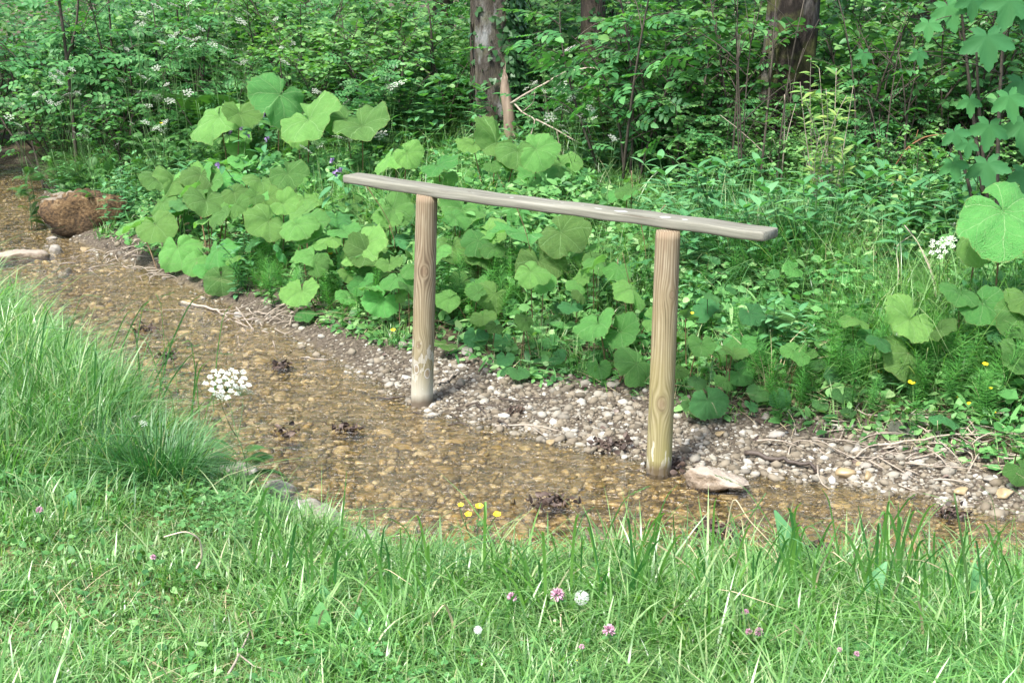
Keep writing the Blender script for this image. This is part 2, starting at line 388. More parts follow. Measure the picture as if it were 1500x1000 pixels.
T_FERN = fern_tpl()
def blades(rng, pos, h, wd, lean, bend, az, seg=4):
    """grass blades: pos (K,3); lean/bend in metres sideways per height; az direction"""
    K = len(pos); h, wd, lean, bend = (np.broadcast_to(np.asarray(a, float), (K,)) for a in (h, wd, lean, bend))
    d = np.stack([np.cos(az), np.sin(az), np.zeros(K)], 1); face = az + PI / 2 + rng.normal(0, .5, K)
    s = np.stack([np.cos(face), np.sin(face), np.zeros(K)], 1)
    t = np.linspace(0, 1, seg + 1); V = np.zeros((K, 2 * seg + 1, 3)); UV = np.zeros((2 * seg + 1, 2))
    for i, q in enumerate(t):
        side = (lean * q + bend * q * q * q)[:, None] * h[:, None] * d
        z = h * (q - .38 * np.minimum(bend, 1.5) * q ** 3)
        c = pos + side + np.stack([0 * z, 0 * z, z], 1)
        if i < seg:
            ww = (wd * (1 - .75 * q ** 1.6) * .5)[:, None] * s
            V[:, 2 * i] = c - ww; V[:, 2 * i + 1] = c + ww; UV[2 * i] = (0, q); UV[2 * i + 1] = (1, q)
        else: V[:, 2 * seg] = c; UV[2 * seg] = (.5, 1)
    F = [(2 * i, 2 * i + 1, 2 * i + 3, 2 * i + 2) for i in range(seg - 1)]
    B = (np.arange(K) * (2 * seg + 1))[:, None, None]
    q = (np.array(F)[None] + B).reshape(-1, 4); tr = (np.array([[2 * seg - 2, 2 * seg - 1, 2 * seg]])[None] + B).reshape(-1, 3)
    return V.reshape(-1, 3), q, tr, np.tile(UV, (K, 1))
def add_blades(mb, rng, pos, h, wd, lean, bend, az, seg=4, mi=0):
    V, q, tr, UV = blades(rng, pos, h, wd, lean, bend, az, seg)
    base = mb.nv; mb.raw(V, q, UV, mi)
    mb.L.append(tr.ravel() + base); mb.T.append(np.full(len(tr), 3)); mb.U.append(UV[tr.ravel()]); mb.I.append(np.full(len(tr), mi))

RG = np.random.default_rng(7)
rr = random.Random(11)
def wedge(rng, n, y0, y1, pad=.5, k=.385, power=1.0):
    pad = pad + .9; n = int(n * 1.38)        # reaches past the frame so a step to the side still looks complete
    y = y0 + (y1 - y0) * rng.random(n) ** power
    x = (rng.random(n) * 2 - 1) * (k * y + pad); keep = rng.random(n) < (k * y + pad) / (k * y1 + pad) if power == 1.0 else np.ones(n, bool)
    return x[keep], y[keep]

# ================================================================== SETTING
def axis(a, b, st, lo, hi):
    c = list(np.arange(a, b + 1e-6, st)); s = st; v = c[-1]
    while v < hi: s *= 1.35; v += s; c.append(v)
    s = st; v = c[0]; pre = []
    while v > lo: s *= 1.35; v -= s; pre.append(v)
    return np.array(pre[::-1] + c)
gx, gy = axis(-5.6, 4.6, .04, -300, 300), axis(1.6, 14, .045, -60, 400)
GX, GY = np.meshgrid(gx, gy); fx_, fy_ = GX.ravel(), GY.ravel()
Zt = terr(fx_, fy_); dN, dF, dB, wet, beyond, near = fields(fx_, fy_)
nx_, ny_ = len(gx), len(gy)
ii, jj = np.meshgrid(np.arange(nx_ - 1), np.arange(ny_ - 1)); a = (jj * nx_ + ii).ravel()
mb = MB(); mb.raw(np.stack([fx_, fy_, Zt], 1), np.stack([a, a + 1, a + 1 + nx_, a + nx_], 1), np.stack([fx_, fy_], 1))
N = NT('ground_earth')
at = N.n("Attribute", attribute_name="zone").outputs[0]; sp = N.n("SeparateColor", {0: at})
v = N.vec('Object')
vor = N.n("TexVoronoi", {"Vector": v, "Scale": 42.0, "Randomness": 1.0}); vd = vor.outputs["Distance"]; vs = N.n("SeparateColor", {0: vor.outputs["Color"]})
vor2 = N.n("TexVoronoi", {"Vector": v, "Scale": 95.0}); vs2 = N.n("SeparateColor", {0: vor2.outputs["Color"]})
nL, nS = N.noise(v, 1.6, 3), N.noise(v, 24, 4)
bed = N.ramp(N.math('ADD', N.math('MULTIPLY', vs.outputs[0], .6), N.math('MULTIPLY', nL, .4)), [(.1, (.06, .046, .02)), (.4, (.12, .09, .042)), (.65, (.18, .14, .07)), (.9, (.27, .22, .13))])
bar = N.ramp(N.math('ADD', N.math('MULTIPLY', vs2.outputs[0], .6), N.math('MULTIPLY', nL, .4)), [(.1, (.025, .019, .013)), (.5, (.06, .048, .034)), (.9, (.12, .10, .075))])
soil = N.ramp(nS, [(.3, (.035, .028, .018)), (.55, (.075, .06, .035)), (.75, (.13, .11, .06))])
lawn = N.ramp(nS, [(.3, (.05, .055, .02)), (.5, (.10, .11, .04)), (.7, (.21, .18, .09))])
col = N.mix(sp.outputs[2], lawn, soil); col = N.mix(sp.outputs[1], col, bar); col = N.mix(sp.outputs[0], col, bed)
h = N.math('ADD', N.math('MULTIPLY', vd, -.7), nS)
M['earth'] = N.done(N.pbr(col, .85, .2, N.bump(h, .6, .012)))
ground = mb.build('ground', M['earth'])
za = np.zeros((len(Zt), 4), np.float32); za[:, 3] = 1
sm = lambda v_, a_, b_: np.clip((v_ - a_) / (b_ - a_), 0, 1)
edge_n = vnoise(fx_, fy_, 5, 9) * .12
za[:, 0] = wet * sm(dF, -.02, .06) * sm(dN, .0, .06)
isbar = (~wet & ~beyond & ~near) | (beyond & (dB < .10 + edge_n)) | (wet & (dF < .08))
za[:, 1] = isbar; za[:, 2] = beyond | isbar
ca = ground.data.color_attributes.new("zone", 'FLOAT_COLOR', 'POINT'); ca.data.foreach_set("color", za.ravel())
tag(ground, 'earth ground under the lawn, stream and far bank', None, kind='structure')

# ---- water: clear shallow sheet with ripples running down the stream
N = NT('stream_water')
tc = N.t.nodes.new("ShaderNodeTexCoord")
mp = N.n("Mapping", {"Vector": tc.outputs['Object'], "Rotation": (0, 0, R_(38)), "Scale": (1.0, 2.6, 1.0)}).outputs[0]
wv = N.math('ADD', N.math('MULTIPLY', N.noise(mp, 5.5, 4, .6, .6), 1.0), N.math('MULTIPLY', N.noise(mp, 17, 3, .6, .4), .35))
bp = N.bump(wv, 1.0, .06)
fr = N.n("Fresnel", {"IOR": 1.33, "Normal": bp}).outputs[0]
gl = N.n("BsdfGlossy", {"Roughness": .11, "Normal": bp, "Color": (.95, .97, 1, 1)}).outputs[0]
tr = N.n("BsdfTransparent", {"Color": (.95, .90, .76, 1)}).outputs[0]
M['water'] = N.done(N.n("MixShader", {0: N.math('MINIMUM', N.math('MULTIPLY', fr, 1.7), 1.0), 1: tr, 2: gl}).outputs[0])
wx, wy = np.meshgrid(np.linspace(-9, 9, 120), np.linspace(2.6, 14.3, 120)); wx, wy = wx.ravel(), wy.ravel()
mb = MB(); ii, jj = np.meshgrid(np.arange(119), np.arange(119)); a = (jj * 120 + ii).ravel()
mb.raw(np.stack([wx, wy, 0 * wx], 1), np.stack([a, a + 1, a + 121, a + 120], 1), np.stack([wx, wy], 1))
tag(mb.build('stream_water', M['water']), 'shallow clear stream water over brown pebbles', None, kind='structure')

# ---- pebbles
def rock_tpl(seed, sub=1, flat=.55, rough=.22, cuts=0, box=0, wedge_=0):
    import bmesh
    bm = bmesh.new(); bmesh.ops.create_icosphere(bm, subdivisions=sub, radius=1.0)
    r = np.random.default_rng(seed); k = [(r.normal(size=3), r.random() * 6) for _ in range(7)]
    pl = [(lambda n_: n_ / np.linalg.norm(n_))(r.normal(size=3)) for _ in range(cuts)]
    ax = np.array([1.0, r.uniform(.62, .95), flat * r.uniform(.75, 1.2)]); V = []
    for v in bm.verts:
        p = np.array(v.co); p = p * (1 - box) + box * p / max(abs(p)) * .86; q = p * (1 + rough * .5 * sum(math.sin(float(np.dot(p, a)) * 1.7 + b) for a, b in k) / 2.2)
        for n_ in pl:
            dd = float(np.dot(q, n_)) - (.62 if cuts < 10 else .55)
            if dd > 0: q = q - n_ * dd * .92
        if box: q = q * (1 + .10 * math.sin(p[0] * 4.1 + seed) * math.sin(p[2] * 3.7 + 1) + .06 * math.sin(p[0] * 9 + p[1] * 7 + seed) + .03 * math.sin(p[0] * 21 + p[2] * 17))
        if sub > 2: q = q * (1 + .035 * math.sin(p[0] * 13 + seed) * math.sin(p[1] * 11) + .02 * math.sin(p[2] * 31 + p[0] * 23))
        if wedge_: q[2] *= 1 - wedge_ * (q[0] + .35)
        V.append(tuple(q * ax))
    F = [tuple(v.index for v in f.verts) for f in bm.faces]; bm.free()
    return V, F, [(0, 0)] * len(V)
PEB = [rock_tpl(i) for i in range(7)]
def pebble_mats(rng, x, y, z, s, tilt=.3):
    K = len(x); az = rng.random(K) * 6.28; d = np.stack([np.cos(az), np.sin(az), rng.normal(0, tilt, K) * .6], 1)
    n = np.stack([rng.normal(0, tilt, K), rng.normal(0, tilt, K), np.ones(K)], 1)
    return frames(np.stack([x, y, z], 1), d, n, s)
N = NT('stream_pebbles'); g = N.n("NewGeometry"); v = N.vec('Object')
f = N.math('ADD', N.math('MULTIPLY', g.outputs["Random Per Island"], .8), N.math('MULTIPLY', N.noise(v, 1.3, 2), .25))
col = N.ramp(f, [(.02, (.035, .022, .008)), (.22, (.13, .09, .024)), (.42, (.29, .20, .06)), (.6, (.48, .34, .14)), (.74, (.28, .225, .07)), (.86, (.58, .46, .27)), (.95, (.50, .42, .28)), (1, (.74, .68, .55))])
col = N.mix(N.noise(v, 55, 4), col, (.12, .09, .02), 'MIX'); col = N.mix(.5, col, N.ramp(f, [(0, (.03, .02, .01)), (.5, (.27, .185, .06)), (1, (.78, .68, .5))])); col = N.mix(N.n('MapRange', {0: N.noise(v, .9, 4, .6), 1: .42, 2: .62, 3: 0.0, 4: .42}).outputs[0], col, (.13, .10, .03))
M['bedpeb'] = N.done(N.pbr(col, .5, .4))
N = NT('dry_pebbles'); g = N.n("NewGeometry"); v = N.vec('Object')
col = N.ramp(g.outputs["Random Per Island"], [(0, (.04, .036, .026)), (.25, (.105, .088, .06)), (.5, (.18, .156, .112)), (.66, (.125, .12, .10)), (.82, (.25, .235, .19)), (.94, (.31, .30, .26)), (1, (.44, .435, .39))])
col = N.mix(N.math('MULTIPLY', N.noise(v, 60, 4), .5), col, (.22, .18, .13))
M['drypeb'] = N.done(N.pbr(col, .8, .25, N.bump(N.noise(v, 90, 3), .3, .004)))
x, y = wedge(RG, 70000, 3.4, 13.8, .7, power=1.6)
dN, dF, dB, wet, beyond, near = fields(x, y)
k = wet & (dN > .02); x, y = x[k], y[k]; dF, dN = dF[k], dN[k]
s = np.clip(RG.lognormal(-4.45, .5, len(x)), .004, .036) * (1 + .04 * (y - 4)) * (.55 + .5 * sm(dF + .25 * vnoise(x, y, 1.5, 44), .15, .7)); z = terr(x, y) + s * .12
z = np.minimum(z, np.where(RG.random(len(x)) < .96, -.006 - s * .5, 1))
mb = MB(); kk = RG.integers(0, 7, len(x))
for i in range(7):
    q = kk == i; mb.many(PEB[i], pebble_mats(RG, x[q], y[q], z[q], s[q]))
x, y = wedge(RG, 900, 3.6, 9, .6, power=1.3); dN, dF, dB, wet, beyond, near = fields(x, y); k = wet & (dN > .08) & (dF > .1); x, y = x[k], y[k]; s = RG.uniform(.025, .055, len(x)); z = terr(x, y) - s * .05; z = np.minimum(z, -.012 - s * .42)
kk = RG.integers(0, 7, len(x))
for i in range(7):
    q = kk == i; mb.many(rock_tpl(i + 50, 2, .45, .3), pebble_mats(RG, x[q], y[q], z[q], s[q], .15))
tag(mb.build('stream_bed_gravel', M['bedpeb']), 'brown and olive pebbles covering the stream bed', None, kind='stuff')
x, y = wedge(RG, 230000, 3.6, 12.5, .6, power=1.4)
dN, dF, dB, wet, beyond, near = fields(x, y)
k = (~wet & ~beyond & ~near) | (wet & (dF < .07)) | (beyond & (dB < .12) & (RG.random(len(x)) < .5)); x, y = x[k], y[k]; dB, dF = dB[k], dF[k]
kp = RG.random(len(x)) < .25 + .75 * sm(x, -1.1, -.2); x, y, dB, dF = x[kp], y[kp], dB[kp], dF[kp]; s = np.clip(RG.lognormal(-4.85, .62, len(x)), .003, .036); z = terr(x, y) + s * RG.uniform(-.25, .2, len(x))
mb = MB(); kk = RG.integers(0, 7, len(x))
for i in range(7):
    q = kk == i; mb.many(PEB[i], pebble_mats(RG, x[q], y[q], z[q], s[q]))
tag(mb.build('bank_gravel', M['drypeb']), 'pale dry gravel bar along the far side of the stream', None, kind='stuff')

# ================================================================== HANDRAIL
def wood_mat(name, kind):
    N = NT(name); tc = N.t.nodes.new("ShaderNodeTexCoord")
    ob = tc.outputs['Object']; sp = N.n("SeparateXYZ", {0: ob}); X, Y, Z = sp.outputs
    if kind == 'plank':
        v = N.n("Mapping", {"Vector": ob, "Scale": (1.3, 26, 26)}).outputs[0]
        g1 = N.noise(v, 2.2, 6, .6, .25); g2 = N.noise(v, 7, 4, .6); bl = N.noise(N.n("Mapping", {"Vector": ob, "Scale": (2.5, 9, 9)}).outputs[0], 2.2, 4)
        col = N.ramp(g1, [(.28, (.045, .040, .032)), (.42, (.10, .093, .076)), (.56, (.155, .147, .122)), (.75, (.235, .225, .195))])
        col = N.mix(N.math('MULTIPLY', bl, .5), col, (.22, .23, .17))
        crack = N.math('LESS_THAN', N.noise(N.n("Mapping", {"Vector": ob, "Scale": (.7, 38, 38)}).outputs[0], 3.0, 3, .5, .1), .33)
        col = N.mix(N.math('MULTIPLY', crack, .6), col, (.07, .055, .04))
        lich = N.math('GREATER_THAN', N.noise(N.n("Mapping", {"Vector": ob, "Scale": (1.2, 3, 3)}).outputs[0], 11, 4), .715)
        for px, rx, ry in [(.44, .030, .016), (.65, .022, .02), (.74, .012, .01), (-.12, .01, .008), (.33, .02, .006)]:
            dd = N.math('ADD', N.math('POWER', N.math('DIVIDE', N.math('SUBTRACT', X, px), rx), 2.0), N.math('POWER', N.math('DIVIDE', N.math('ADD', Y, .018), ry), 2.0))
            lich = N.math('MAXIMUM', lich, N.math('LESS_THAN', N.math('ADD', dd, N.math('MULTIPLY', N.math('SUBTRACT', g2, .5), 1.6)), 1.0))
        col = N.mix(N.math('MULTIPLY', lich, .7), col, (.42, .43, .40))
        kd = N.n("VectorMath", {0: ob, 1: (-.36, -.012, .02)}, operation='DISTANCE').outputs[1]
        col = N.mix(N.math('MULTIPLY', N.math('LESS_THAN', kd, .011), .7), col, (.06, .045, .03))
        return N.done(N.pbr(col, .85, .2, N.bump(N.math('SUBTRACT', g1, N.math('MULTIPLY', crack, .5)), .7, .004)))
    knots = {'left': [(.0, -.05, .645, .020), (-.026, -.04, .185, .016), (.024, -.042, .165, .017), (-.02, -.046, .30, .012)],
             'right': [(-.004, -.05, .30, .022), (.02, -.046, .74, .012)]}[kind]
    ang = N.math('ARCTAN2', Y, X)
    dist = 0.0; kfac = None; ring = None
    for kx, ky, kz, kr in knots:
        cv = N.n("CombineXYZ", {0: N.math('SUBTRACT', X, kx), 1: N.math('SUBTRACT', Y, ky), 2: N.math('MULTIPLY', N.math('SUBTRACT', Z, kz), .62)}).outputs[0]
        r = N.n("VectorMath", {0: cv}, operation='LENGTH').outputs[1]
        push = N.math('MULTIPLY', N.math('EXPONENT', N.math('MULTIPLY', r, -1.0 / (kr * 1.7))), N.math('MULTIPLY', N.math('SUBTRACT', X, kx - .004), 1.9))
        dist = N.math('ADD', dist, push); kf = N.n("MapRange", {0: r, 1: kr * .75, 2: kr * .40, 3: 0.0, 4: 1.0}).outputs[0]
        rg = N.math('MULTIPLY', N.n("MapRange", {0: N.math('ABSOLUTE', N.math('SUBTRACT', r, kr * .8)), 1: kr * .22, 2: 0.0, 3: 0.0, 4: 1.0}).outputs[0], 1.0)
        kfac = kf if kfac is None else N.math('MAXIMUM', kfac, kf); ring = rg if ring is None else N.math('MAXIMUM', ring, rg)
    gv = N.n("CombineXYZ", {0: N.math('SUBTRACT', X, dist), 1: Y, 2: N.math('MULTIPLY', Z, .045)}).outputs[0]
    g1 = N.noise(gv, 95, 5, .6, .4); g2 = N.noise(gv, 38, 3, .5, .8)
    wave = N.n("TexWave", {"Vector": gv, "Scale": 34.0, "Distortion": 5.0, "Detail": 2.0, "Detail Scale": 1.2}).outputs[1]
    col = N.ramp(N.math('ADD', N.math('MULTIPLY', g1, .75), N.math('MULTIPLY', wave, .25)), [(.2, (.05, .036, .022)), (.38, (.14, .106, .066)), (.58, (.235, .19, .122)), (.85, (.35, .31, .225))])
    big = N.noise(N.n("Mapping", {"Vector": ob, "Scale": (6, 6, 2.0)}).outputs[0], 2.4, 4)
    col = N.mix(N.math('MULTIPLY', N.n('MapRange', {0: big, 1: .45, 2: .65, 3: 0.0, 4: .6}).outputs[0], 1.0), col, (.15, .10, .06))
    alg = N.n("MapRange", {0: Z, 1: .62 if kind == 'left' else .85, 2: .05, 3: 0.0, 4: 1.0}).outputs[0]
    col = N.mix(N.math('MULTIPLY', N.math('MULTIPLY', alg, N.math('MULTIPLY_ADD', big, 1.5, -.05)), .8), col, (.27, .255, .085) if kind == 'right' else (.24, .225, .11))
    if kind == 'left':
        col = N.mix(N.math('MULTIPLY', N.n("MapRange", {0: N.math('ADD', Z, N.math('MULTIPLY', big, .12)), 1: .24, 2: .14, 3: 0.0, 4: 1.0}).outputs[0], .7), col, (.42, .40, .33))
        wh = N.math('GREATER_THAN', N.math('SUBTRACT', N.noise(N.n("Mapping", {"Vector": ob, "Scale": (16, 16, 7)}).outputs[0], 2.6, 4), N.math('ABSOLUTE', N.math('MULTIPLY', N.math('SUBTRACT', Z, .22), 1.6))), .46)
        col = N.mix(N.math('MULTIPLY', wh, .28), col, (.6, .6, .56))
    else:
        wh = N.math('GREATER_THAN', N.math('SUBTRACT', N.noise(N.n("Mapping", {"Vector": ob, "Scale": (16, 16, 3)}).outputs[0], 2.6, 4), N.math('MULTIPLY', Z, 2.0)), .44)
        col = N.mix(N.math('MULTIPLY', wh, .45), col, (.6, .58, .5))
    col = N.mix(N.math('MULTIPLY', ring, .6), col, (.10, .065, .035)); col = N.mix(N.math('MULTIPLY', kfac, .6), col, (.17, .115, .07))
    if kind == 'left':
        low = N.n("MapRange", {0: Z, 1: .26, 2: .24, 3: 0.0, 4: .85}).outputs[0]
        col = N.mix(N.math('MULTIPLY', N.math('MULTIPLY', N.n("MapRange", {0: ring, 1: .45, 2: .9, 3: 0.0, 4: .75}).outputs[0], low), 1.0), col, (.58, .58, .54))
    mud = N.n("MapRange", {0: N.math('ADD', Z, N.math('MULTIPLY', big, -.05)), 1: .035, 2: -.005, 3: 0.0, 4: .85}).outputs[0]
    col = N.mix(mud, col, (.07, .045, .025))
    crk = N.math('LESS_THAN', N.noise(N.n("CombineXYZ", {0: N.math('MULTIPLY', X, 1.0), 1: Y, 2: N.math('MULTIPLY', Z, .03)}).outputs[0], 60, 2), .335)
    col = N.mix(N.math('MULTIPLY', crk, .7), col, (.07, .05, .035))
    return N.done(N.pbr(col, .75, .25, N.bump(N.math('ADD', N.math('MULTIPLY', g1, .5), N.math('MULTIPLY', crk, -.6)), .5, .003)))
# the two posts and the board belong to one rail
bl, br = P(618, 592, 0), P(965, 690, 0)
tl, tr_ = P(626, 285, .985), P(979, 337, .985)
rail = empty('handrail', ((bl[0] + br[0]) / 2, (bl[1] + br[1]) / 2, 0), 0,
             'weathered wooden handrail, one grey board on two round posts at the stream edge', 'handrail')
rl = np.array(rail.location)
def post(b, t, kind, lab):
    mb = MB(); n = 40; sides = 36; V, F, UV = [], [], []
    off = np.array([t[0] - b[0], t[1] - b[1]]) * .93
    r0 = random.Random(3 if kind == 'left' else 8); ph = [r0.random() * 6 for _ in range(6)]
    for i in range(n + 1):
        z = -.25 + (.983 + .25) * i / n; q = z / .983
        rad = .0505 - .0025 * q
        for k in range(sides):
            a = 2 * PI * k / sides
            r = rad * (1 + .012 * math.sin(2 * a + ph[0] + z * 1.2) + .008 * math.sin(3 * a + ph[1] - z * 2.2) + .004 * math.sin(7 * a + ph[2] + z * 5))
            if z > .965: r *= .955 if z > .975 else .985
            V.append((r * math.cos(a), r * math.sin(a), z)); UV.append((k / sides, q))
    for i in range(n):
        for k in range(sides):
            k2 = (k + 1) % sides; F.append((i * sides + k, i * sides + k2, (i + 1) * sides + k2, (i + 1) * sides + k))
    F.append(tuple(n * sides + k for k in range(sides)))
    mb.add((V, F, UV)); o = mb.build('post', wood_mat('round_post_wood_' + kind, kind), rail)
    o.location = (b[0] - rl[0], b[1] - rl[1], 0)
    o.rotation_euler = (-math.atan2(off[1], .98), math.atan2(off[0], .98), 0)
    o["label"] = lab
post(bl, tl, 'left', 'farther round post with white knots and pale foot'); post(br, tr_, 'right', 'nearer round post with yellow green lower half')
pa, pb = P(513, 260, 1.005), P(1130, 344, 1.005)
L = float(np.linalg.norm(pb - pa)); ang = math.atan2(pb[1] - pa[1], pb[0] - pa[0])
mb = MB(); ns = 60; V, F, UV = [], [], []
sec = []
W2, H2, rc = .062, .019, .010
for cx, cy, a0 in ((W2 - rc, H2 - rc, 0), (-W2 + rc, H2 - rc, 90), (-W2 + rc, -H2 + rc, 180), (W2 - rc, -H2 + rc, 270)):
    for j in range(4):
        a = R_(a0 + j * 30); sec.append((cx + rc * math.cos(a), cy + rc * math.sin(a)))
m = len(sec)
stations = [-.5, -.4975, -.492] + list(np.linspace(-.48, .48, ns - 5)) + [.492, .4975, .5]
for i, t in enumerate(stations):
    xx = t * L; sh = 1.0 if abs(t) < .4935 else (.96 if abs(t) < .499 else .86)
    wv_ = .0015 * math.sin(xx * 3.1) + .0007 * math.sin(xx * 9 + 1); bow = -.006 * (1 - (2 * t) ** 2) + .003 * math.sin(xx * 3)
    wn = 1 - .10 * max(0, -t * 2 - .85) / .15
    for (y_, z_) in sec: V.append((xx, y_ * sh * wn + wv_, z_ * sh + bow + .0012 * math.sin(xx * 21 + y_ * 60))); UV.append((t, 0))
for i in range(len(stations) - 1):
    for k in range(m):
        k2 = (k + 1) % m; F.append((i * m + k, i * m + k2, (i + 1) * m + k2, (i + 1) * m + k)[::-1])
F.append(tuple(range(m))); F.append(tuple((len(stations) - 1) * m + k for k in range(m))[::-1])
mb.add((V, F, UV)); o = mb.build('board', wood_mat('weathered_board_wood', 'plank'), rail)
o.location = ((pa[0] + pb[0]) / 2 - rl[0], (pa[1] + pb[1]) / 2 - rl[1], 1.005 + .0); o.rotation_euler = (0, 0, ang)

# ================================================================== STONES, STICKS, DEBRIS
def stone(name, u, v, wpx, hz, seed, mat, label, cat='stone', flat=.5, group=None, rot=0.0, cuts=5, ratio=1.0, sink=.35, box=0, wedge_=0):
    c = hit(u, v, 0); d = c[1] / math.cos(PITCH); r = wpx * d / FPX / 2
    T = rock_tpl(seed, 4 if wpx > 60 else 3, flat, .22, cuts, box, wedge_); mb = MB(); V = np.array(T[0]) * r * np.array([1, ratio, 1]); mb.add((V, T[1], T[2]))
    o = mb.build(name, mat, None, (c[0], c[1] + r * .3, t1(c[0], c[1]) + r * flat * (1 - 2 * sink) + hz), smooth=True)
    o.rotation_euler = (0, 0, rot); tag(o, label, cat, group); return o
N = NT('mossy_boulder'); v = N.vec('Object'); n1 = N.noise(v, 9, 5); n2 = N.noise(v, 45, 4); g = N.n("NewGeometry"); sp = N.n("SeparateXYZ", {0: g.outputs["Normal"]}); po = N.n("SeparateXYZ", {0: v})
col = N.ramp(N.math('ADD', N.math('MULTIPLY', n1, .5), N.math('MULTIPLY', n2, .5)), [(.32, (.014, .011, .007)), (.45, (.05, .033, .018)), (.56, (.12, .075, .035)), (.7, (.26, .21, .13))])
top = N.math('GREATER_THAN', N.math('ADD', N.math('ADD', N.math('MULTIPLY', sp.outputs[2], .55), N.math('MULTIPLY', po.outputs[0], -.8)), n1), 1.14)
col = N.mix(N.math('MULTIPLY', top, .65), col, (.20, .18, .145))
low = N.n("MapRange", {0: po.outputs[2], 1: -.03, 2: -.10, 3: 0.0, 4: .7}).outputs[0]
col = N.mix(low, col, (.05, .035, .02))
M['boulder'] = N.done(N.pbr(col, .9, .2, N.bump(n2, .8, .02)))
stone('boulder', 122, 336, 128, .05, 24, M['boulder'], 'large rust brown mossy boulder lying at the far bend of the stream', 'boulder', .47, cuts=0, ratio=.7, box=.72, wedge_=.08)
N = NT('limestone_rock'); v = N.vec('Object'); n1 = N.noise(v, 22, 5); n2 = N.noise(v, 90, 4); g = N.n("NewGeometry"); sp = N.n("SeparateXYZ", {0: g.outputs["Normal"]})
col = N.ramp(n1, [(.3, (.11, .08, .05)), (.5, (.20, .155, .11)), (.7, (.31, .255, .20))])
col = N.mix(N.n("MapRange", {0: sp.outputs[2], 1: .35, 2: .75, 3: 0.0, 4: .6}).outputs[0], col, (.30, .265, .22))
M['limestone'] = N.done(N.pbr(col, .85, .2, N.bump(N.math('ADD', n1, N.math('MULTIPLY', n2, .5)), .9, .012)))
stone('rock', 1054, 724, 96, .03, 37, M['limestone'], 'cream limestone wedge in the stream right of the nearer rail post', 'rock', .46, rot=-.42, cuts=0, ratio=.55, box=.45, wedge_=.55)
stone('flat_stone', 22, 390, 84, .03, 5, M['limestone'], 'long grey flat stone in the water at the left edge', 'stone', .30, rot=.35, cuts=0, ratio=.5, box=.5, wedge_=-.3)
for i, (u, v_, w_, m_, lb) in enumerate([
    (95, 405, 30, 'stone', 'pale rounded stone awash just below the mossy boulder'),
    (82, 372, 30, 'stone', 'small cream stone at the foot of the boulder'), (124, 368, 20, 'wetstone', 'tan pointed stone below the right half of the boulder'),
    (75, 352, 18, 'stone', 'small pinkish stone under the left end of the boulder'), (68, 366, 16, 'stone', 'white pebble beside the left foot of the boulder'),
    (131, 384, 16, 'stone', 'pinkish wet pebble in the water right of the boulder stones'), (204, 420, 16, 'wetstone', 'yellowish flat pebble breaking the water upstream'),
    (684, 520, 40, 'stone', 'pale oval stone lying against the plants right of the farther post'),
    (902, 566, 30, 'stone', 'pale upright stone between gravel and leaves left of the nearer post'),
    (806, 652, 24, 'wetstone', 'tan stone at the water edge between the two posts'),
    (1122, 612, 18, 'stone', 'white angular stone at the foot of the plants right of the posts'), (1157, 608, 18, 'stone', 'whitish stone beside the right end of the gravel bar plants'),
    (1020, 632, 11, 'stone', 'small upright white pebble just right of the nearer post'), (1055, 638, 20, 'wetstone', 'tan flat pebble right of the nearer post'),
    (1138, 640, 32, 'stone', 'largest pale flat stone on the right gravel'), (1086, 650, 18, 'stone', 'round whitish pebble on the right gravel'),
    (1240, 700, 36, 'wetstone', 'broad brownish stone at the waterline below the right gravel'), (1270, 685, 24, 'stone', 'pale stone touching the waterline on the right'),
    (1273, 700, 24, 'wetstone', 'olive wet stone in front of the pale waterline stone'), (1258, 682, 14, 'wetstone', 'small tan stone behind the waterline stones'),
    (1329, 700, 24, 'stone', 'rounded cream stone alone at the right waterline'), (1452, 706, 26, 'stone', 'smooth buff stone near the right frame edge'),
    (1474, 726, 32, 'wetstone', 'flat tan stone half sunk at the right frame edge'), (1256, 656, 22, 'stone', 'cream block on the gravel below the low leaves'),
    (1218, 660, 14, 'stone', 'small white cube shaped pebble on the right gravel'), (870, 795, 52, 'limestone', 'pale slab in the water behind the tall dock leaf'),
    (665, 713, 14, 'stone', 'small pinkish white stone above water in midstream'), (462, 745, 22, 'wetstone', 'brown oval stone beside the grey kerb stone'),
    (423, 712, 12, 'stone', 'small white pebble under water beside the kerb stones'), (341, 664, 22, 'wetstone', 'orange brown stone by the left grass tuft'),
    (1410, 722, 24, 'wetstone', 'dark tan stone at the right waterline'), (1342, 660, 14, 'stone', 'small cream stone left of the dead twig'),
    (785, 785, 10, 'stone', 'tiny white pebble in the near shallows')]):
    stone('stone', u, v_, w_, 0, 50 + i, M[m_], lb, 'stone', .5 + .2 * rr.random(), rot=rr.random() * 3, cuts=5, ratio=.75 + .2 * rr.random())
N = NT('kerb_stone'); v = N.vec('Object'); n1 = N.noise(v, 30, 6, .7); n2 = N.noise(v, 7, 3)
col = N.ramp(n1, [(.3, (.08, .07, .055)), (.5, (.22, .205, .18)), (.66, (.36, .345, .32))]); col = N.mix(N.math('MULTIPLY', n2, .5), col, (.20, .19, .10))
M['kerb'] = N.done(N.pbr(col, .9, .2, N.bump(n1, 1.0, .012)))
for i, (u, v_, w_, lb) in enumerate([(350, 716, 74, 'grey rough kerb stone at the water by the left grass tuft'), (408, 738, 62, 'narrow grey kerb stone in the grass between two larger ones'),
                                     (463, 782, 92, 'large grey kerb stone with lichen at the near waterline'), (530, 806, 60, 'grey kerb stone nearest the middle half covered by grass'),
                                     (298, 690, 50, 'grey kerb stone mostly hidden behind the left tuft')]):
    stone('kerb_stone', u, v_, w_, .035, 80 + i, M['kerb'], lb, 'stone', .38, rot=-.5, cuts=0, ratio=.6, sink=.25, box=.55)

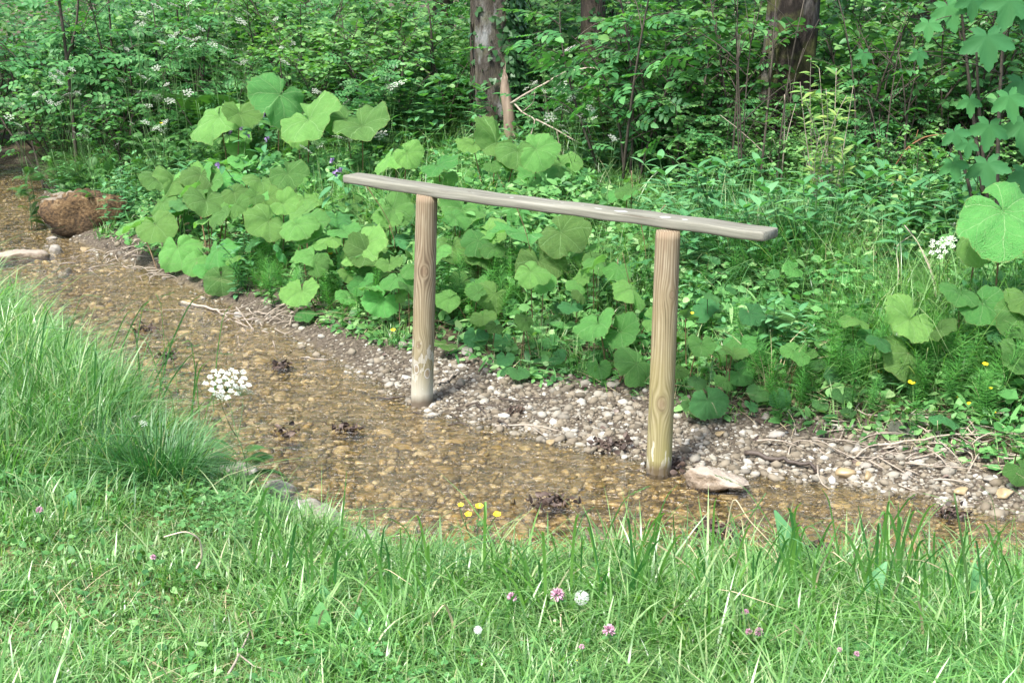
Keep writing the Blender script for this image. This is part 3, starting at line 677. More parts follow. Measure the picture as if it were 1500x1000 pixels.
def stick(name, pts, r, mat, label, cat='stick', side=()):
    """pts: (u, v, height)"""
    W = [hit(u, v_, h) for u, v_, h in pts]; b = W[0].copy(); mb = MB()
    q = np.concatenate([np.linspace(W[i], W[i + 1], 4, endpoint=False) for i in range(len(W) - 1)] + [[W[-1]]])
    q += RG.normal(0, r * .5, q.shape); mb.add(tube(q - b, np.linspace(r, r * .55, len(q)), 7))
    for pts2, r2 in side:
        W2_ = np.array([hit(u, v_, h) for u, v_, h in pts2]); mb.add(tube(W2_ - b, np.linspace(r2, r2 * .4, len(W2_)), 5))
    return tag(mb.build(name, mat, None, b), label, cat)
stick('driftwood_stick', [(1092, 664, .02), (1130, 672, .02), (1165, 676, .025), (1196, 684, .02)], .012, M['darktwig'], 'dark wet stick lying at the waterline right of the nearer post', side=[([(1165, 676, .02), (1185, 668, .03)], .004)])
stick('driftwood_stick', [(262, 444, .015), (290, 447, .02), (318, 455, .02), (334, 464, .01)], .010, M['deadtwig'], 'bleached forked stick washed up on the far waterline', side=[([(318, 455, .02), (338, 452, .03)], .004)])
stick('driftwood_stick', [(240, 454, .01), (300, 455, .01)], .006, M['deadtwig'], 'thin pale stick just below the bleached forked stick')
stick('driftwood_stick', [(345, 450, .02), (372, 483, .01)], .005, M['deadtwig'], 'pale straight twig slanting across the far shore')
stick('driftwood_stick', [(543, 581, .01), (570, 583, .012), (593, 580, .01)], .006, M['darktwig'], 'short dark stick in the shallows left of the farther post')
stick('driftwood_stick', [(643, 563, .01), (657, 555, .015), (672, 545, .01)], .008, M['deadtwig'], 'grey stick resting on gravel right of the farther post')
stick('driftwood_stick', [(725, 623, .008), (775, 622, .012), (818, 630, .008)], .005, M['deadtwig'], 'thin branching twig at the waterline between the posts', side=[([(775, 622, .01), (800, 640, .01)], .003)])
stick('driftwood_stick', [(1280, 652, .03), (1340, 645, .03), (1400, 636, .03), (1500, 636, .03)], .005, M['deadtwig'], 'long thin twig lying across the right bank')
stick('driftwood_stick', [(330, 1000, .02), (350, 958, .03), (366, 925, .04)], .004, M['deadtwig'], 'grey dead twig standing in the lawn at the bottom', side=[([(350, 958, .03), (372, 975, .02), (410, 985, .02)], .003)])
stick('driftwood_stick', [(440, 524, .01), (480, 526, .012)], .006, M['deadtwig'], 'short whitish twig on the shore below the leaf edge')
for i, (u, v_, n_, sp_, lb) in enumerate([(180, 378, 60, .5, 'tangle of pale washed up twigs beside the boulder'), (395, 468, 60, .42, 'scatter of dry twigs on the narrow far shore'), (245, 398, 34, .35, 'thin bleached twigs under the drooping leaves'),
                                          (1420, 645, 90, .5, 'mat of dry stems on the right bank'), (1290, 645, 60, .42, 'dry stems and roots above the right gravel'), (690, 605, 12, .22, 'few dark twigs caught at the foot of the farther post')]):
    c = hit(u, v_, 0); mb = MB()
    for k in range(n_):
        x, y = c[0] + rr.gauss(0, sp_ * .5), c[1] + rr.gauss(0, sp_ * .35); a = rr.gauss(.1, .7) - .45; l = rr.uniform(.05, .22)
        p0 = np.array([x, y, t1(x, y) + rr.uniform(.005, .03)]); p1 = p0 + [math.cos(a) * l, math.sin(a) * l, 0]; p1[2] = t1(p1[0], p1[1]) + rr.uniform(.003, .03)
        mb.add(tube(curve(p0 - c, p1 - c, RG.normal(0, .012, 3), 5), np.linspace(rr.uniform(.002, .006), .001, 5), 5))
    tag(mb.build('twig_litter', M['darktwig'] if i == 5 else M['deadtwig'], None, c), lb, 'twig litter')
def crumpled(rng, n, spread, size, tall):
    mb = MB()
    for k in range(n):
        p = np.array([rng.normal(0, spread), rng.normal(0, spread * .7), abs(rng.normal(0, tall)) + .004])
        T = leaf_tpl(.36, ovate, rng.uniform(-1.2, 1.2), rng.uniform(-.8, .9)); d = rng.normal(size=3) * [1, 1, .5]; d /= np.linalg.norm(d)
        mb.many(T, frames([p], [d], [rng.normal(size=3) * .7 + [0, 0, .6]], [size * rng.uniform(.5, 1.3)]))
    for k in range(n // 4):
        p = np.array([rng.normal(0, spread), rng.normal(0, spread * .6), rng.uniform(.005, tall * 1.5)]); d = rng.normal(size=3) * [1, 1, .4]; d *= rng.uniform(.03, .07) / np.linalg.norm(d)
        mb.add(tube(curve(p, p + d, rng.normal(0, .008, 3), 4), [.0018, .0015, .0012, .0008], 5))
    return mb
for u, v_, sp_, n_, lb in [(905, 655, .07, 60, 'dark clump of wet leaves caught left of the nearer post'), (512, 643, .035, 26, 'small dark leaf clump midstream below the farther post'),
    (808, 758, .05, 46, 'purplish grey leaf clump in the near shallows'), (978, 686, .06, 40, 'dark leaf mass round the foot of the nearer post'), (1390, 758, .035, 22, 'reddish leaf clump in the water far right'),
    (1048, 800, .06, 40, 'dark leaves and twigs stranded behind the bent straws'), (412, 546, .03, 24, 'small dark leaf clump near the gravel left of the farther post'), (246, 545, .035, 22, 'brown leaf clump midstream behind the tall left grass'),
    (420, 660, .03, 16, 'dark leaf scraps on the stream bed left of centre'), (1180, 832, .05, 26, 'dark leaf scraps below the tall dock leaf'), (215, 498, .045, 20, 'dark leaf drift in the upper stream')]:
    c = hit(u, v_, 0); c[2] = max(t1(c[0], c[1]), -.01)
    mb = crumpled(np.random.default_rng(int(u)), int(n_ * 1.8), sp_ * .8, .026, .014); tag(mb.build('leaf_clump', M['litter'], None, c), lb, 'leaf clump')
x, y = wedge(RG, 9000, 3.8, 13, .6, power=1.3); dN, dF, dB, wet, beyond, near = fields(x, y)
k = ((~wet & ~near) & (dB < .35)) & ((RG.random(len(x)) < .18) | (beyond & (RG.random(len(x)) < .6))); x, y = x[k], y[k]; n_ = len(x)
mb = MB(); d = RG.normal(size=(n_, 3)) * [1, 1, .3]; nn = RG.normal(size=(n_, 3)) * .6 + [0, 0, 1]
mb.many(leaf_tpl(.34, ovate, .6, .4), frames(np.stack([x, y, terr(x, y) + .01], 1), d, nn, RG.uniform(.012, .038, n_)))
tag(mb.build('fallen_leaves', M['litter']), 'brown fallen leaves scattered on the gravel edge', None, kind='stuff')
# fir cone on the gravel
c = hit(754, 606, 0); mb = MB(); Tc = leaf_tpl(.5, rnd_, .5, -.3, (0, .5, 1)); K = 70; tt = np.linspace(0, 1, K); aa = tt * K * 2.4
prof = .012 * np.sin(PI * (tt * .86 + .1)) ; pos = np.stack([(tt - .5) * .085, prof * np.cos(aa), .013 + prof * np.sin(aa)], 1)
mb.many(Tc, frames(pos, np.stack([0 * tt + .8, np.cos(aa), np.sin(aa)], 1), np.stack([0 * tt - .6, np.cos(aa), np.sin(aa)], 1), .014))
o = mb.build('fir_cone', M['litter'], None, c); o.rotation_euler = (0, 0, .35); tag(o, 'brown fir cone lying on the gravel between the posts', 'fir cone')

# ================================================================== LAWN AND NEAR GRASS
def noise2(x, y, s, seed): return vnoise(x, y, s, seed)
x, y = wedge(RG, 250000, 2.35, 8.6, .45, power=1.25)
dN, dF, dB, wet, beyond, near = fields(x, y)
leftness = sm(-x / y, .18, .30) * sm(dN, -.01, .1)           # tall grass stands on the left bank
KB = [hit(u, v_, 0) for u, v_ in ((350, 716), (408, 738), (463, 782), (530, 806), (430, 760), (380, 728))]; kd = np.min([np.hypot(x - q[0], (y - q[1] - .02) * .8) for q in KB], 0)
k = near & (dN > .015) & (dN < 3.4) & (kd > .13) & ((y < 5.4) | (leftness > .2)); x, y, dN, leftness = x[k], y[k], dN[k], leftness[k]
n1 = noise2(x, y, 3.2, 5); n2 = noise2(x, y, 9, 6)
dens = .35 + .65 * sm(n2 + .25 * RG.random(len(x)), .2, .55)
k = RG.random(len(x)) < dens; x, y, dN, leftness, n1 = x[k], y[k], dN[k], leftness[k], n1[k]
K = len(x); z = terr(x, y)
edge = np.exp(-dN / .28)
hh = .032 + .045 * n1 * noise2(x, y, 7, 15) * 2 + (.05 + .05 * n1) * sm(x / y, -.12, .12) * .8 + .03 * edge + .15 * leftness * sm(y, 4.4, 5.6) * sm(dN, -.05, .35)
hh *= RG.lognormal(-.08, .32, K)
mb = MB(); q = RG.random(K) < .5
az = RG.random(K) * 6.28
for sel, seg in ((hh < .09, 3), (hh >= .09, 5)):
    n_ = sel.sum()
    add_blades(mb, RG, np.stack([x[sel], y[sel], z[sel] - .005], 1), hh[sel], RG.uniform(.0022, .0066, n_) * (1 + 3 * np.minimum(hh[sel], .2)), RG.uniform(.05, .8, n_), RG.exponential(.65, n_).clip(0, 1.8), az[sel], seg)
tag(mb.build('lawn_grass', M['lawn']), 'bright green lawn grass in front of the stream', None, kind='stuff')

def grass_tuft(name, c, n, spread, h, label, cat='grass tuft', group=None, seed=1, mat='grass', wd=.0045, lean=(.1, .7), bendm=.6, seg=6, dirb=None, heads=0):
    r = np.random.default_rng(seed); a = r.random(n) * 6.28; q = spread * np.sqrt(r.random(n)); px, py = q * np.cos(a), q * np.sin(a)
    pz = terr(c[0] + px, c[1] + py) - c[2]; az = a + r.normal(0, .7, n)
    if dirb is not None: az = np.where(r.random(n) < .5, dirb + r.normal(0, .5, n), az)
    hh = h * r.uniform(.45, 1.1, n); mb = MB()
    add_blades(mb, r, np.stack([px, py, pz - .01], 1), hh, r.uniform(.6, 1.4, n) * wd, r.uniform(*lean, n), r.exponential(bendm, n).clip(0, 1.8), az, seg)
    o = mb.build(name, M[mat], None, c); tag(o, label, cat, group); return o
TG = 'long grass tufts along the near bank'
ht = [(150, 680, 420, .20, .30, 'broad tall grass tuft on the left lawn edge'), (232, 712, 760, .13, .27, 'thick dark green tuft beside the white umbel flower'), (60, 640, 420, .26, .36, 'tall grass stand at the left frame edge'),
      (30, 570, 330, .26, .36, 'tall pale grass behind the left frame edge stand'), (130, 610, 300, .20, .34, 'loose tall grass between left frame edge and dark tuft'), (100, 760, 220, .22, .16, 'lower grass clump in front of the left tall grass'),
      (-40, 700, 360, .28, .34, 'tall grass cut by the left frame edge'), (268, 668, 110, .08, .20, 'narrow grass spray leaning over the water by the umbel')]
for i, (u, v_, n_, sp_, h_, lb) in enumerate(ht):
    c = hit(u, v_, 0); grass_tuft('grass_tuft', c, n_, sp_, h_, lb, seed=i + 20, mat='rush' if i == 1 else 'grass', dirb=-.3 if i == 7 else None, bendm=.5, wd=.0056, lean=(.02, .6))
eg = [(560, 835, .16), (640, 845, .15), (430, 800, .14), (720, 860, .14), (800, 862, .12), (880, 868, .18), (960, 870, .14), (1050, 870, .20), (1130, 868, .22), (1220, 872, .22), (1290, 880, .24), (1360, 886, .22), (1440, 892, .20), (1500, 900, .22),
      (360, 765, .16), (500, 830, .13), (1180, 905, .15), (1400, 935, .15), (1470, 960, .16), (600, 880, .12), (1320, 930, .16)]
for i, (u, v_, h_) in enumerate(eg):
    c = hit(u, v_, 0); grass_tuft('grass_tuft', c, 42, .09, h_ * 1.15, 'grass tuft overhanging the near water edge', group=TG, seed=i + 60, bendm=.6, wd=.0048, lean=(.05, .8))
# single tall blades and seeding stems standing in front of the water
def reed(pts, r, mat, label, name='tall_grass', cat='grass', group=None, head=0, flat=False):
    """pts: first is the foot pixel, rest pixels at the same distance"""
    f0 = hit(pts[0][0], pts[0][1], 0); W = np.array([f0] + [PY(u, v_, f0[1] - .03 * i) for i, (u, v_) in enumerate(pts[1:])])
    t = np.linspace(0, len(W) - 1, 4 * len(W)); q = np.stack([np.interp(t, range(len(W)), W[:, k]) for k in range(3)], 1)
    for _ in range(2): q[1:-1] = (q[:-2] + 2 * q[1:-1] + q[2:]) / 4
    q[0, 2] -= .02; mb = MB(); n_ = len(q); b = f0
    if flat:
        V = []; F = []; UV = []
        for i in range(n_):
            ww = r * math.sin(PI * min(1, .25 + .75 * i / (n_ - 1)) ) * 1.0 + .0006
            V += [tuple(q[i] - b - [ww, .25 * ww, 0]), tuple(q[i] - b + [ww, .25 * ww, 0])]; UV += [(0, i / n_), (1, i / n_)]
            if i: F.append((2 * i - 2, 2 * i - 1, 2 * i + 1, 2 * i))
        mb.add((V, F, UV))
    else: mb.add(tube(q - b, np.linspace(r, r * .5, n_), 5))
    if head:
        tip = q[-1] - b; dd = q[-1] - q[-4]; dd /= np.linalg.norm(dd); K = 34; tt = np.linspace(-.07, 0, K)[:, None]
        mb.many(T_NA, frames(tip + dd * tt + RG.normal(0, .0012, (K, 3)), dd + RG.normal(0, .3, (K, 3)), RG.normal(size=(K, 3)), .010, .016))
    return tag(mb.build(name, mat, None, b), label, cat, group, 'thing')
reed([(275, 852), (297, 818), (293, 788), (272, 777), (240, 786)], .0038, plain_mat('pale_stalk', [(0, (.5, .38, .26)), (1, (.62, .52, .4))]), 'pale dry stalk arching in a hook over the left lawn', 'bent_stalk', 'dry stalk')
reed([(1052, 860), (1062, 790), (1074, 722), (1095, 760), (1135, 800), (1150, 850)], .0024, M['straw'], 'pale broken straw bent in a peak by the limestone rock', 'bent_stalk', 'dry stalk')
reed([(1055, 840), (1090, 770), (1122, 722)], .0042, M['stalk'], 'thick green stem leaning up to the right beside the limestone rock', flat=False)
reed([(1110, 860), (1140, 820), (1100, 775), (1084, 760)], .002, M['straw'], 'dry straw lying crosswise left of the dock leaf', 'bent_stalk', 'dry stalk')
reed([(1245, 905), (1180, 888), (1230, 893)], .002, M['straw'], 'low pale straw in the right grass', 'bent_stalk', 'dry stalk')
reed([(1285, 905), (1310, 890), (1344, 872)], .0022, plain_mat('pinkish_stalk', [(0, (.4, .14, .14)), (1, (.5, .22, .18))]), 'pinkish red stalk lying over the right grass', 'bent_stalk', 'dry stalk')
reed([(1425, 915), (1412, 810), (1398, 722)], .0048, M['stalk'], 'upright thick green stem against the water far right', flat=False)
reed([(1280, 890), (1274, 820), (1257, 740)], .0035, M['rush'], 'tall folded grass blade pointing up in the right water', flat=True)
reed([(1262, 850), (1266, 790), (1257, 740)], .0035, M['rush'], 'second blade meeting the folded blade at its peak', flat=True)
reed([(1318, 870), (1316, 800), (1316, 735)], .0065, M['grass'], 'broad upright grass blade in front of the right water', flat=True)
reed([(1290, 905), (1276, 850), (1272, 820)], .0065, M['grass'], 'broad short grass blade below the folded blade', flat=True)
reed([(1310, 890), (1340, 825), (1365, 805), (1368, 850)], .005, M['grass'], 'broad blade arching over to the right', flat=True)
reed([(1330, 880), (1345, 790), (1380, 785), (1400, 830)], .0045, M['rush'], 'dark green blade arching over behind the broad blade', flat=True)
reed([(500, 830), (500, 770), (508, 690)], .003, M['grass'], 'thin blade rising over the water left of centre', flat=True)
TS = 'thin grass stems rising over the near water'
for i in range(95):
    u = rr.choice([rr.uniform(540, 1000), rr.uniform(850, 1480), rr.uniform(380, 700)]); v0 = 865 + rr.uniform(-12, 50) - max(0, 600 - u) * .22; H = rr.uniform(50, 150) * (1.15 if u > 850 else .85); ln = rr.gauss(10, 34)
    q = [(u, v0), (u + ln * .3, v0 - H * .5), (u + ln * .8, v0 - H * .9), (u + ln * 1.3 + rr.gauss(0, 8), v0 - H)]
    reed(q, rr.uniform(.0011, .0024), M['grass'] if rr.random() < .75 else M['rush'], 'thin green grass stem rising in front of the water', group=TS, head=rr.random() < .25, flat=rr.random() < .6)
for i in range(60):
    u = rr.uniform(-20, 330); v0 = rr.uniform(560, 740); H = rr.uniform(90, 170) * (1 if v0 < 660 else .8); ln = rr.gauss(14, 30)
    q = [(u, v0), (u + ln * .3, v0 - H * .5), (u + ln * .8, v0 - H * .9), (u + ln * 1.6, v0 - H * (1 if rr.random() < .6 else .86))]
    reed(q, rr.uniform(.0014, .0032), M['grass'] if rr.random() < .6 else M['rush'], 'long grass stem in the tall grass on the left bank', group='grass stems in the tall left grass', head=rr.random() < .25, flat=rr.random() < .6)
for i, (u, v_, H, w_, mt_, lb) in enumerate([(1168, 856, .20, .045, 'herb', 'tall dark dock leaf standing in front of the water'), (1252, 898, .13, .035, 'herb', 'pointed dark dock leaf in the right grass'), (474, 945, .085, .04, 'clover', 'light green folded dock leaf in the lower left lawn'), (458, 905, .06, .035, 'herb', 'pale grey green leaf behind the light folded leaf'),
        (520, 940, .07, .025, 'herb', 'upright leaf right of the light folded leaf'), (975, 830, .06, .04, 'clover', 'light ribbed leaf at the near water edge'), (905, 880, .05, .03, 'herb', 'dark leaf right of the dandelion clock'), (940, 850, .06, .03, 'herb', 'dark leaf pair by the slab in the near water'), (110, 752, .06, .035, 'herb', 'broad pale leaves in the left lawn'), (1425, 905, .12, .03, 'herb', 'dark dock leaf at the foot of the thick green stem')]):
    c = hit(u, v_, 0); mb = MB()
    for k_ in range(3 if i not in (0, 2) else 2):
        T = leaf_tpl(w_ / H * (1.1 if k_ else 1.5) * .5, ovate, .35, .35, (0, .1, .22, .38, .55, .72, .88, 1)); d = (rr.gauss(0, .25 + .5 * (k_ > 0)), rr.gauss(-.1, .2), 1.0 if k_ == 0 else .5)
        mb.many(T, np.array([mt((rr.gauss(0, .012), rr.gauss(0, .012), .005), d, (rr.gauss(0, .4), -1, .5), H * (1.25 if k_ == 0 else .8))]))
    tag(mb.build('dock_plant', M[mt_], None, c), lb, 'plant')
for i in range(80):
    u = rr.uniform(880, 1500) if i % 4 else rr.uniform(330, 880); v0 = rr.uniform(862, 925) - max(0, 560 - u) * .25; H = rr.uniform(75, 165); ln = rr.gauss(8, 34); q = [(u, v0), (u + ln * .25, v0 - H * .55), (u + ln * .8, v0 - H * .93), (u + ln * 1.7, v0 - H * rr.uniform(.7, 1.0))]
    reed(q, rr.uniform(.0022, .0048), M[rr.choice(['grass', 'lawn', 'rush'])], 'tall flat green blade reaching over the water', group='tall flat blades along the near waterline', flat=True)
for i in range(110):
    u = rr.uniform(900, 1520) if i % 3 else rr.uniform(350, 900); v0 = rr.uniform(870, 985); H = rr.uniform(45, 110); ln = rr.gauss(0, 45); q = [(u, v0), (u + ln * .35, v0 - H * .6), (u + ln, v0 - H * .95), (u + ln * 1.9, v0 - H * rr.uniform(.55, 1.0))]
    dry = rr.random() < .2
    reed(q, rr.uniform(.0016, .0034), M['straw'] if dry else M['lawn' if rr.random() < .6 else 'grass'], 'dry arching blade in the near grass' if dry else 'broad arching green blade in the near grass', group='arching dry blades in the near grass' if dry else 'arching green blades in the near grass', flat=True)
# clover and small herbs in the lawn
x, y = wedge(RG, 34000, 2.4, 5.0, .4, power=1.2); dN, dF, dB, wet, beyond, near = fields(x, y)
k = near & (dN > .05) & (noise2(x, y, 2.2, 8) + .35 * sm(x / y, 0, .3) - .2 * sm(-x / y, 0, .3) + .12 * RG.random(len(x)) > .68); x, y = x[k], y[k]; n_ = len(x)
mb = MB(); mb.many(T_CLOV, frames(np.stack([x, y, terr(x, y) + RG.uniform(.02, .075, n_)], 1), RG.normal(size=(n_, 3)) * [1, 1, .15], RG.normal(size=(n_, 3)) * .3 + [0, -.25, 1], RG.uniform(.008, .015, n_)))
tag(mb.build('clover_patches', M['clover']), 'patches of small clover leaves in the lawn', None, kind='stuff')
x, y = wedge(RG, 6500, 2.4, 5.2, .4, power=1.2); dN, dF, dB, wet, beyond, near = fields(x, y)
k = near & (dN > .05) & (noise2(x, y, 3.5, 18) > .4); x, y = x[k], y[k]; n_ = len(x)
mb = MB(); mb.many(T_OV, frames(np.stack([x, y, terr(x, y) + RG.uniform(.01, .05, n_)], 1), RG.normal(size=(n_, 3)) * [1, 1, .4] + [0, 0, .25], RG.normal(size=(n_, 3)) * .4 + [0, -.2, 1], RG.uniform(.012, .034, n_)))
tag(mb.build('lawn_herb_leaves', M['ground_leaf']), 'small broad herb leaves growing through the lawn', None, kind='stuff')
x, y = wedge(RG, 5000, 2.3, 5.0, .4, power=1.0); dN, dF, dB, wet, beyond, near = fields(x, y)
k = near & (dN > .05) & (RG.random(len(x)) < .08 + .75 * sm(-x / y, .0, .3) * sm(4.0 - y, 0, 1)); x, y = x[k], y[k]; n_ = len(x)
mb = MB(); add_blades(mb, RG, np.stack([x, y, terr(x, y) + .004], 1), RG.uniform(.03, .08, n_), .0022, RG.uniform(.6, 2.0, n_), RG.uniform(.3, 1.6, n_), RG.random(n_) * 6.28, 3)
tag(mb.build('dry_grass_litter', M['straw']), 'dry yellow grass litter between the lawn blades', None, kind='stuff')

# ================================================================== FLOWERS IN THE LAWN
def disc_tpl(n=6, r=1.0, dome=.2):
    V = [(0, 0, dome * r)] + [(r * math.cos(2 * PI * i / n), r * math.sin(2 * PI * i / n), 0) for i in range(n)]
    return V, [(0, i + 1, (i + 1) % n + 1) for i in range(n)], [(.5, .5)] * (n + 1)
T_DISC = disc_tpl()
def clover_flower(u, v_, wpx, label, mat='pink', group=None):
    p = hit(u, v_, .12); g = np.array([p[0] + .005, p[1] + .01, t1(p[0], p[1] + .01)]); e = empty('clover_flower', g, 0, label, 'flower', group)
    s = p - g; r = wpx * 1.2 * p[1] / FPX / 2; mb = MB(); mb.add(tube(curve((0, 0, 0), s, (.004, 0, 0), 5), .0012, 5)); mb.build('stem', M['stalk'], e)
    mb = MB(); K = 110; z_ = RG.uniform(-.5, 1, K); a = RG.random(K) * 6.28; q = np.sqrt(1 - z_ ** 2); d = np.stack([q * np.cos(a), q * np.sin(a), z_], 1)
    mb.many(T_NA, frames(s + d * r * .3, d * [1, 1, 1.2], RG.normal(size=(K, 3)), r * .8, r * 1.7)); mb.build('flower_head', M[mat], e)
    mb = MB(); mb.many(T_CLOV, np.array([mt(s + [0, 0, -r], (1, -.3, .1), s=r * 1.4)])); mb.build('leaf', M['clover'], e)
for u, v_, w_, lb in [(750, 874, 13, 'pink clover blossom left of the fuller one by the dandelion clock'), (816, 871, 19, 'full pink clover blossom just left of the dandelion clock'), (892, 923, 17, 'pink clover blossom below the dandelion clock'),
    (1097, 925, 10, 'pale pink clover blossom, left of a close pair'), (1112, 925, 12, 'pale pink clover blossom, right of a close pair'), (1092, 896, 9, 'small pale clover blossom above the close pair'), (58, 747, 10, 'purple pink clover blossom alone in the left lawn'),
    (852, 947, 8, 'small faded pink clover head below the other blossoms'), (1255, 957, 8, 'small pinkish clover bud in the lower right grass'), (1230, 951, 7, 'tiny pinkish clover bud left of another bud'), (1086, 870, 8, 'brownish clover head above the pale pair'), (224, 816, 8, 'faded brown clover head near the bent stalk')]:
    clover_flower(u, v_, w_, lb)
def dandelion(u, v_, wpx, label):
    p = hit(u, v_, .12); g = np.array([p[0] - .01, p[1] + .015, t1(p[0], p[1] + .015)]); e = empty('dandelion_clock', g, 0, label, 'flower')
    s = p - g; r = wpx * p[1] / FPX / 2; mb = MB(); mb.add(tube(curve((0, 0, 0), s, (-.006, 0, 0), 6), .002, 6)); mb.build('stem', M['stalk'], e)
    mb = MB(); K = 190; z_ = RG.uniform(-1, 1, K); a = RG.random(K) * 6.28; q = np.sqrt(1 - z_ ** 2); d = np.stack([q * np.cos(a), q * np.sin(a), z_], 1)
    T_s = merge([(([( -.012, 0, 0), (.012, 0, 0), (.012, .8, 0), (-.012, .8, 0)], [(0, 1, 2, 3)], [(0, 0)] * 4), np.eye(4))] + [(([(-.012, 0, 0), (.012, 0, 0), (0, .28, 0)], [(0, 1, 2)], [(0, 0)] * 3), mt((0, .75, 0), (math.cos(b), .55, math.sin(b)), (0, 1, .1), 1)) for b in np.arange(0, 6.2, .8)])
    mb.many(T_s, frames(s + d * r * .1, d, RG.normal(size=(K, 3)), r * .95)); mb.add(([tuple(s + np.array(q_) * r * .2) for q_ in PEB[0][0]], PEB[0][1], PEB[0][2])); mb.build('seed_head', M['fluff'], e)
dandelion(852, 875, 26, 'round white dandelion clock in the lawn'); dandelion(700, 922, 15, 'small ragged grey seed head left of the pink clover')
def daisy(u, v_, wpx, label):
    p = hit(u, v_, .05); g = np.array([p[0], p[1] + .005, t1(p[0], p[1])]); e = empty('daisy', g, 0, label, 'flower'); s = p - g; r = wpx * p[1] / FPX / 2
    mb = MB(); mb.add(tube(curve((0, 0, 0), s, (.003, 0, 0), 4), .0009, 5)); mb.build('stem', M['stalk'], e)
    mb = MB(); a = np.arange(14) * 2 * PI / 14; mb.many(T_OV2, frames(np.tile(s, (14, 1)), np.stack([np.cos(a), np.sin(a) * .8, .4 + .5 * np.sin(a)], 1), [(0, -.6, 1)] * 14, r, r * .7)); mb.build('petals', M['white'], e)
    mb = MB(); mb.many(T_DISC, np.array([mt(s + [0, -.001, .001], (0, 1, .5), (0, -.5, 1), r * .3)])); mb.build('flower_centre', M['yellow'], e)
for u, v_, w_, lb in [(1135, 934, 11, 'white daisy right of the pale pink clover pair'), (813, 909, 8, 'tiny white daisy below the full pink clover'), (829, 921, 8, 'tiny white daisy beside the leaf below the dandelion clock'), (845, 967, 10, 'white daisy near the bottom middle'), (820, 982, 8, 'white daisy at the bottom left of another daisy')]: daisy(u, v_, w_, lb)
def buttercup(label, heads, h=.2, foot=None, group=None):
    P0 = [hit(u, v_, h) for u, v_, _ in heads]; m = np.mean(P0, 0); g = np.array([m[0], m[1] + .03, t1(m[0], m[1] + .03)]); e = empty('buttercup', g, 0, label, 'flower', group)
    mb = MB()
    for p in P0: mb.add(tube(curve((0, 0, 0), p - g, (RG.normal(0, .02), 0, .02), 6), np.linspace(.0022, .0015, 6), 5))
    mb.build('stems', M['stalk'], e); mb = MB(); n_ = 12; mb.many(T_PIN, frames(np.stack([RG.normal(0, .03, n_), RG.normal(0, .03, n_), RG.uniform(.02, h * .6, n_)], 1), RG.normal(size=(n_, 3)) * [1, 1, .3], RG.normal(size=(n_, 3)) * .3 + [0, 0, 1], .04)); mb.build('leaves', M['clover'], e)
    for p, (u, v_, w_) in zip(P0, heads):
        r = w_ * p[1] / FPX / 2; a = np.arange(5) * 2 * PI / 5 + RG.random(); mb = MB(); mb.many(T_RD, frames(np.tile(p - g, (5, 1)), np.stack([np.cos(a), np.sin(a) - .25, .55 + .3 * np.sin(a)], 1), np.stack([-np.cos(a), -np.sin(a) - .4, 1.2 + 0 * a], 1), r * 1.15, r * 1.4)); mb.build('flower_head', M['yellow'], e)
buttercup('cluster of four yellow buttercups over the near water', [(675, 740, 9), (686, 754, 11), (702, 742, 12), (728, 754, 12)], .16)
buttercup('yellow buttercups right of the butterbur pair on the right bank', [(1463, 512, 9), (1477, 503, 9), (1470, 512, 5)], .2); buttercup('yellow buttercup at the foot of the big right butterbur leaves', [(1443, 534, 9), (1451, 569, 6)], .18)
buttercup('larger yellow buttercup below the paired pale leaves on the right', [(1335, 561, 11)], .12); buttercup('yellow buttercups in the right bank turf', [(1396, 569, 9), (1405, 583, 9), (1420, 592, 8), (1457, 604, 5)], .08)
buttercup('small yellow buttercup above the dark scalloped leaf', [(1289, 545, 7)], .1); buttercup('yellow buttercup left of the farther post at the bank foot', [(576, 484, 7)], .1)
buttercup('tiny yellow buttercup beside the right edge of the rail leaves', [(868, 399, 6), (1014, 459, 5)], .2); buttercup('yellow buttercup above the lone leaf left of the farther post', [(484, 372, 7)], .15)
buttercup('yellow buttercups in the shade at the upper left bank', [(183, 160, 6), (191, 154, 5), (204, 154, 5), (237, 166, 7), (211, 166, 4)], .45); buttercup('yellow buttercups beside the upright grass on the upper left bank', [(273, 163, 7), (277, 147, 6), (236, 181, 4)], .5)
buttercup('faint yellow buttercups deep in the shade upper left', [(247, 80, 4), (236, 88, 4), (56, 61, 4), (60, 83, 4), (133, 83, 4)], .5); buttercup('yellow buttercup low on the left bank', [(228, 263, 5), (145, 200, 4)], .25)

# ================================================================== UMBELLIFERS
def umbel_mesh(seed, K=13, flat=.12):
    r = np.random.default_rng(seed); mb = MB(); tips = []
    for i in range(K):
        q = math.sqrt((i + .4) / K); a = i * 2.4; tips.append((q * math.cos(a), q * math.sin(a), .12 - flat * q * q + r.normal(0, .03)))
    pos = []
    for t in tips:
        mb.add(tube([(0, 0, -.55), (t[0] * .55, t[1] * .55, -.2), (t[0], t[1], t[2] - .03)], .012, 3, False), 1)
        for j in range(15): q = (.135 if K > 20 else .21) * math.sqrt((j + .3) / 15); a = j * 2.4; pos.append((t[0] + q * math.cos(a), t[1] + q * math.sin(a), t[2] + r.normal(0, .018)))
    pos = np.array(pos); n = len(pos); mb.many(disc_tpl(5, 1.0, .1), frames(pos, r.normal(size=(n, 3)) * [1, 1, .2], r.normal(size=(n, 3)) * .35 + [0, 0, 1], r.uniform(.035, .055, n)), 0)
    return mb.mesh('flower_head', [M['white'], M['stalk']])
UMB = [umbel_mesh(s, k) for s, k in ((1, 12), (2, 15), (3, 10), (4, 26))]
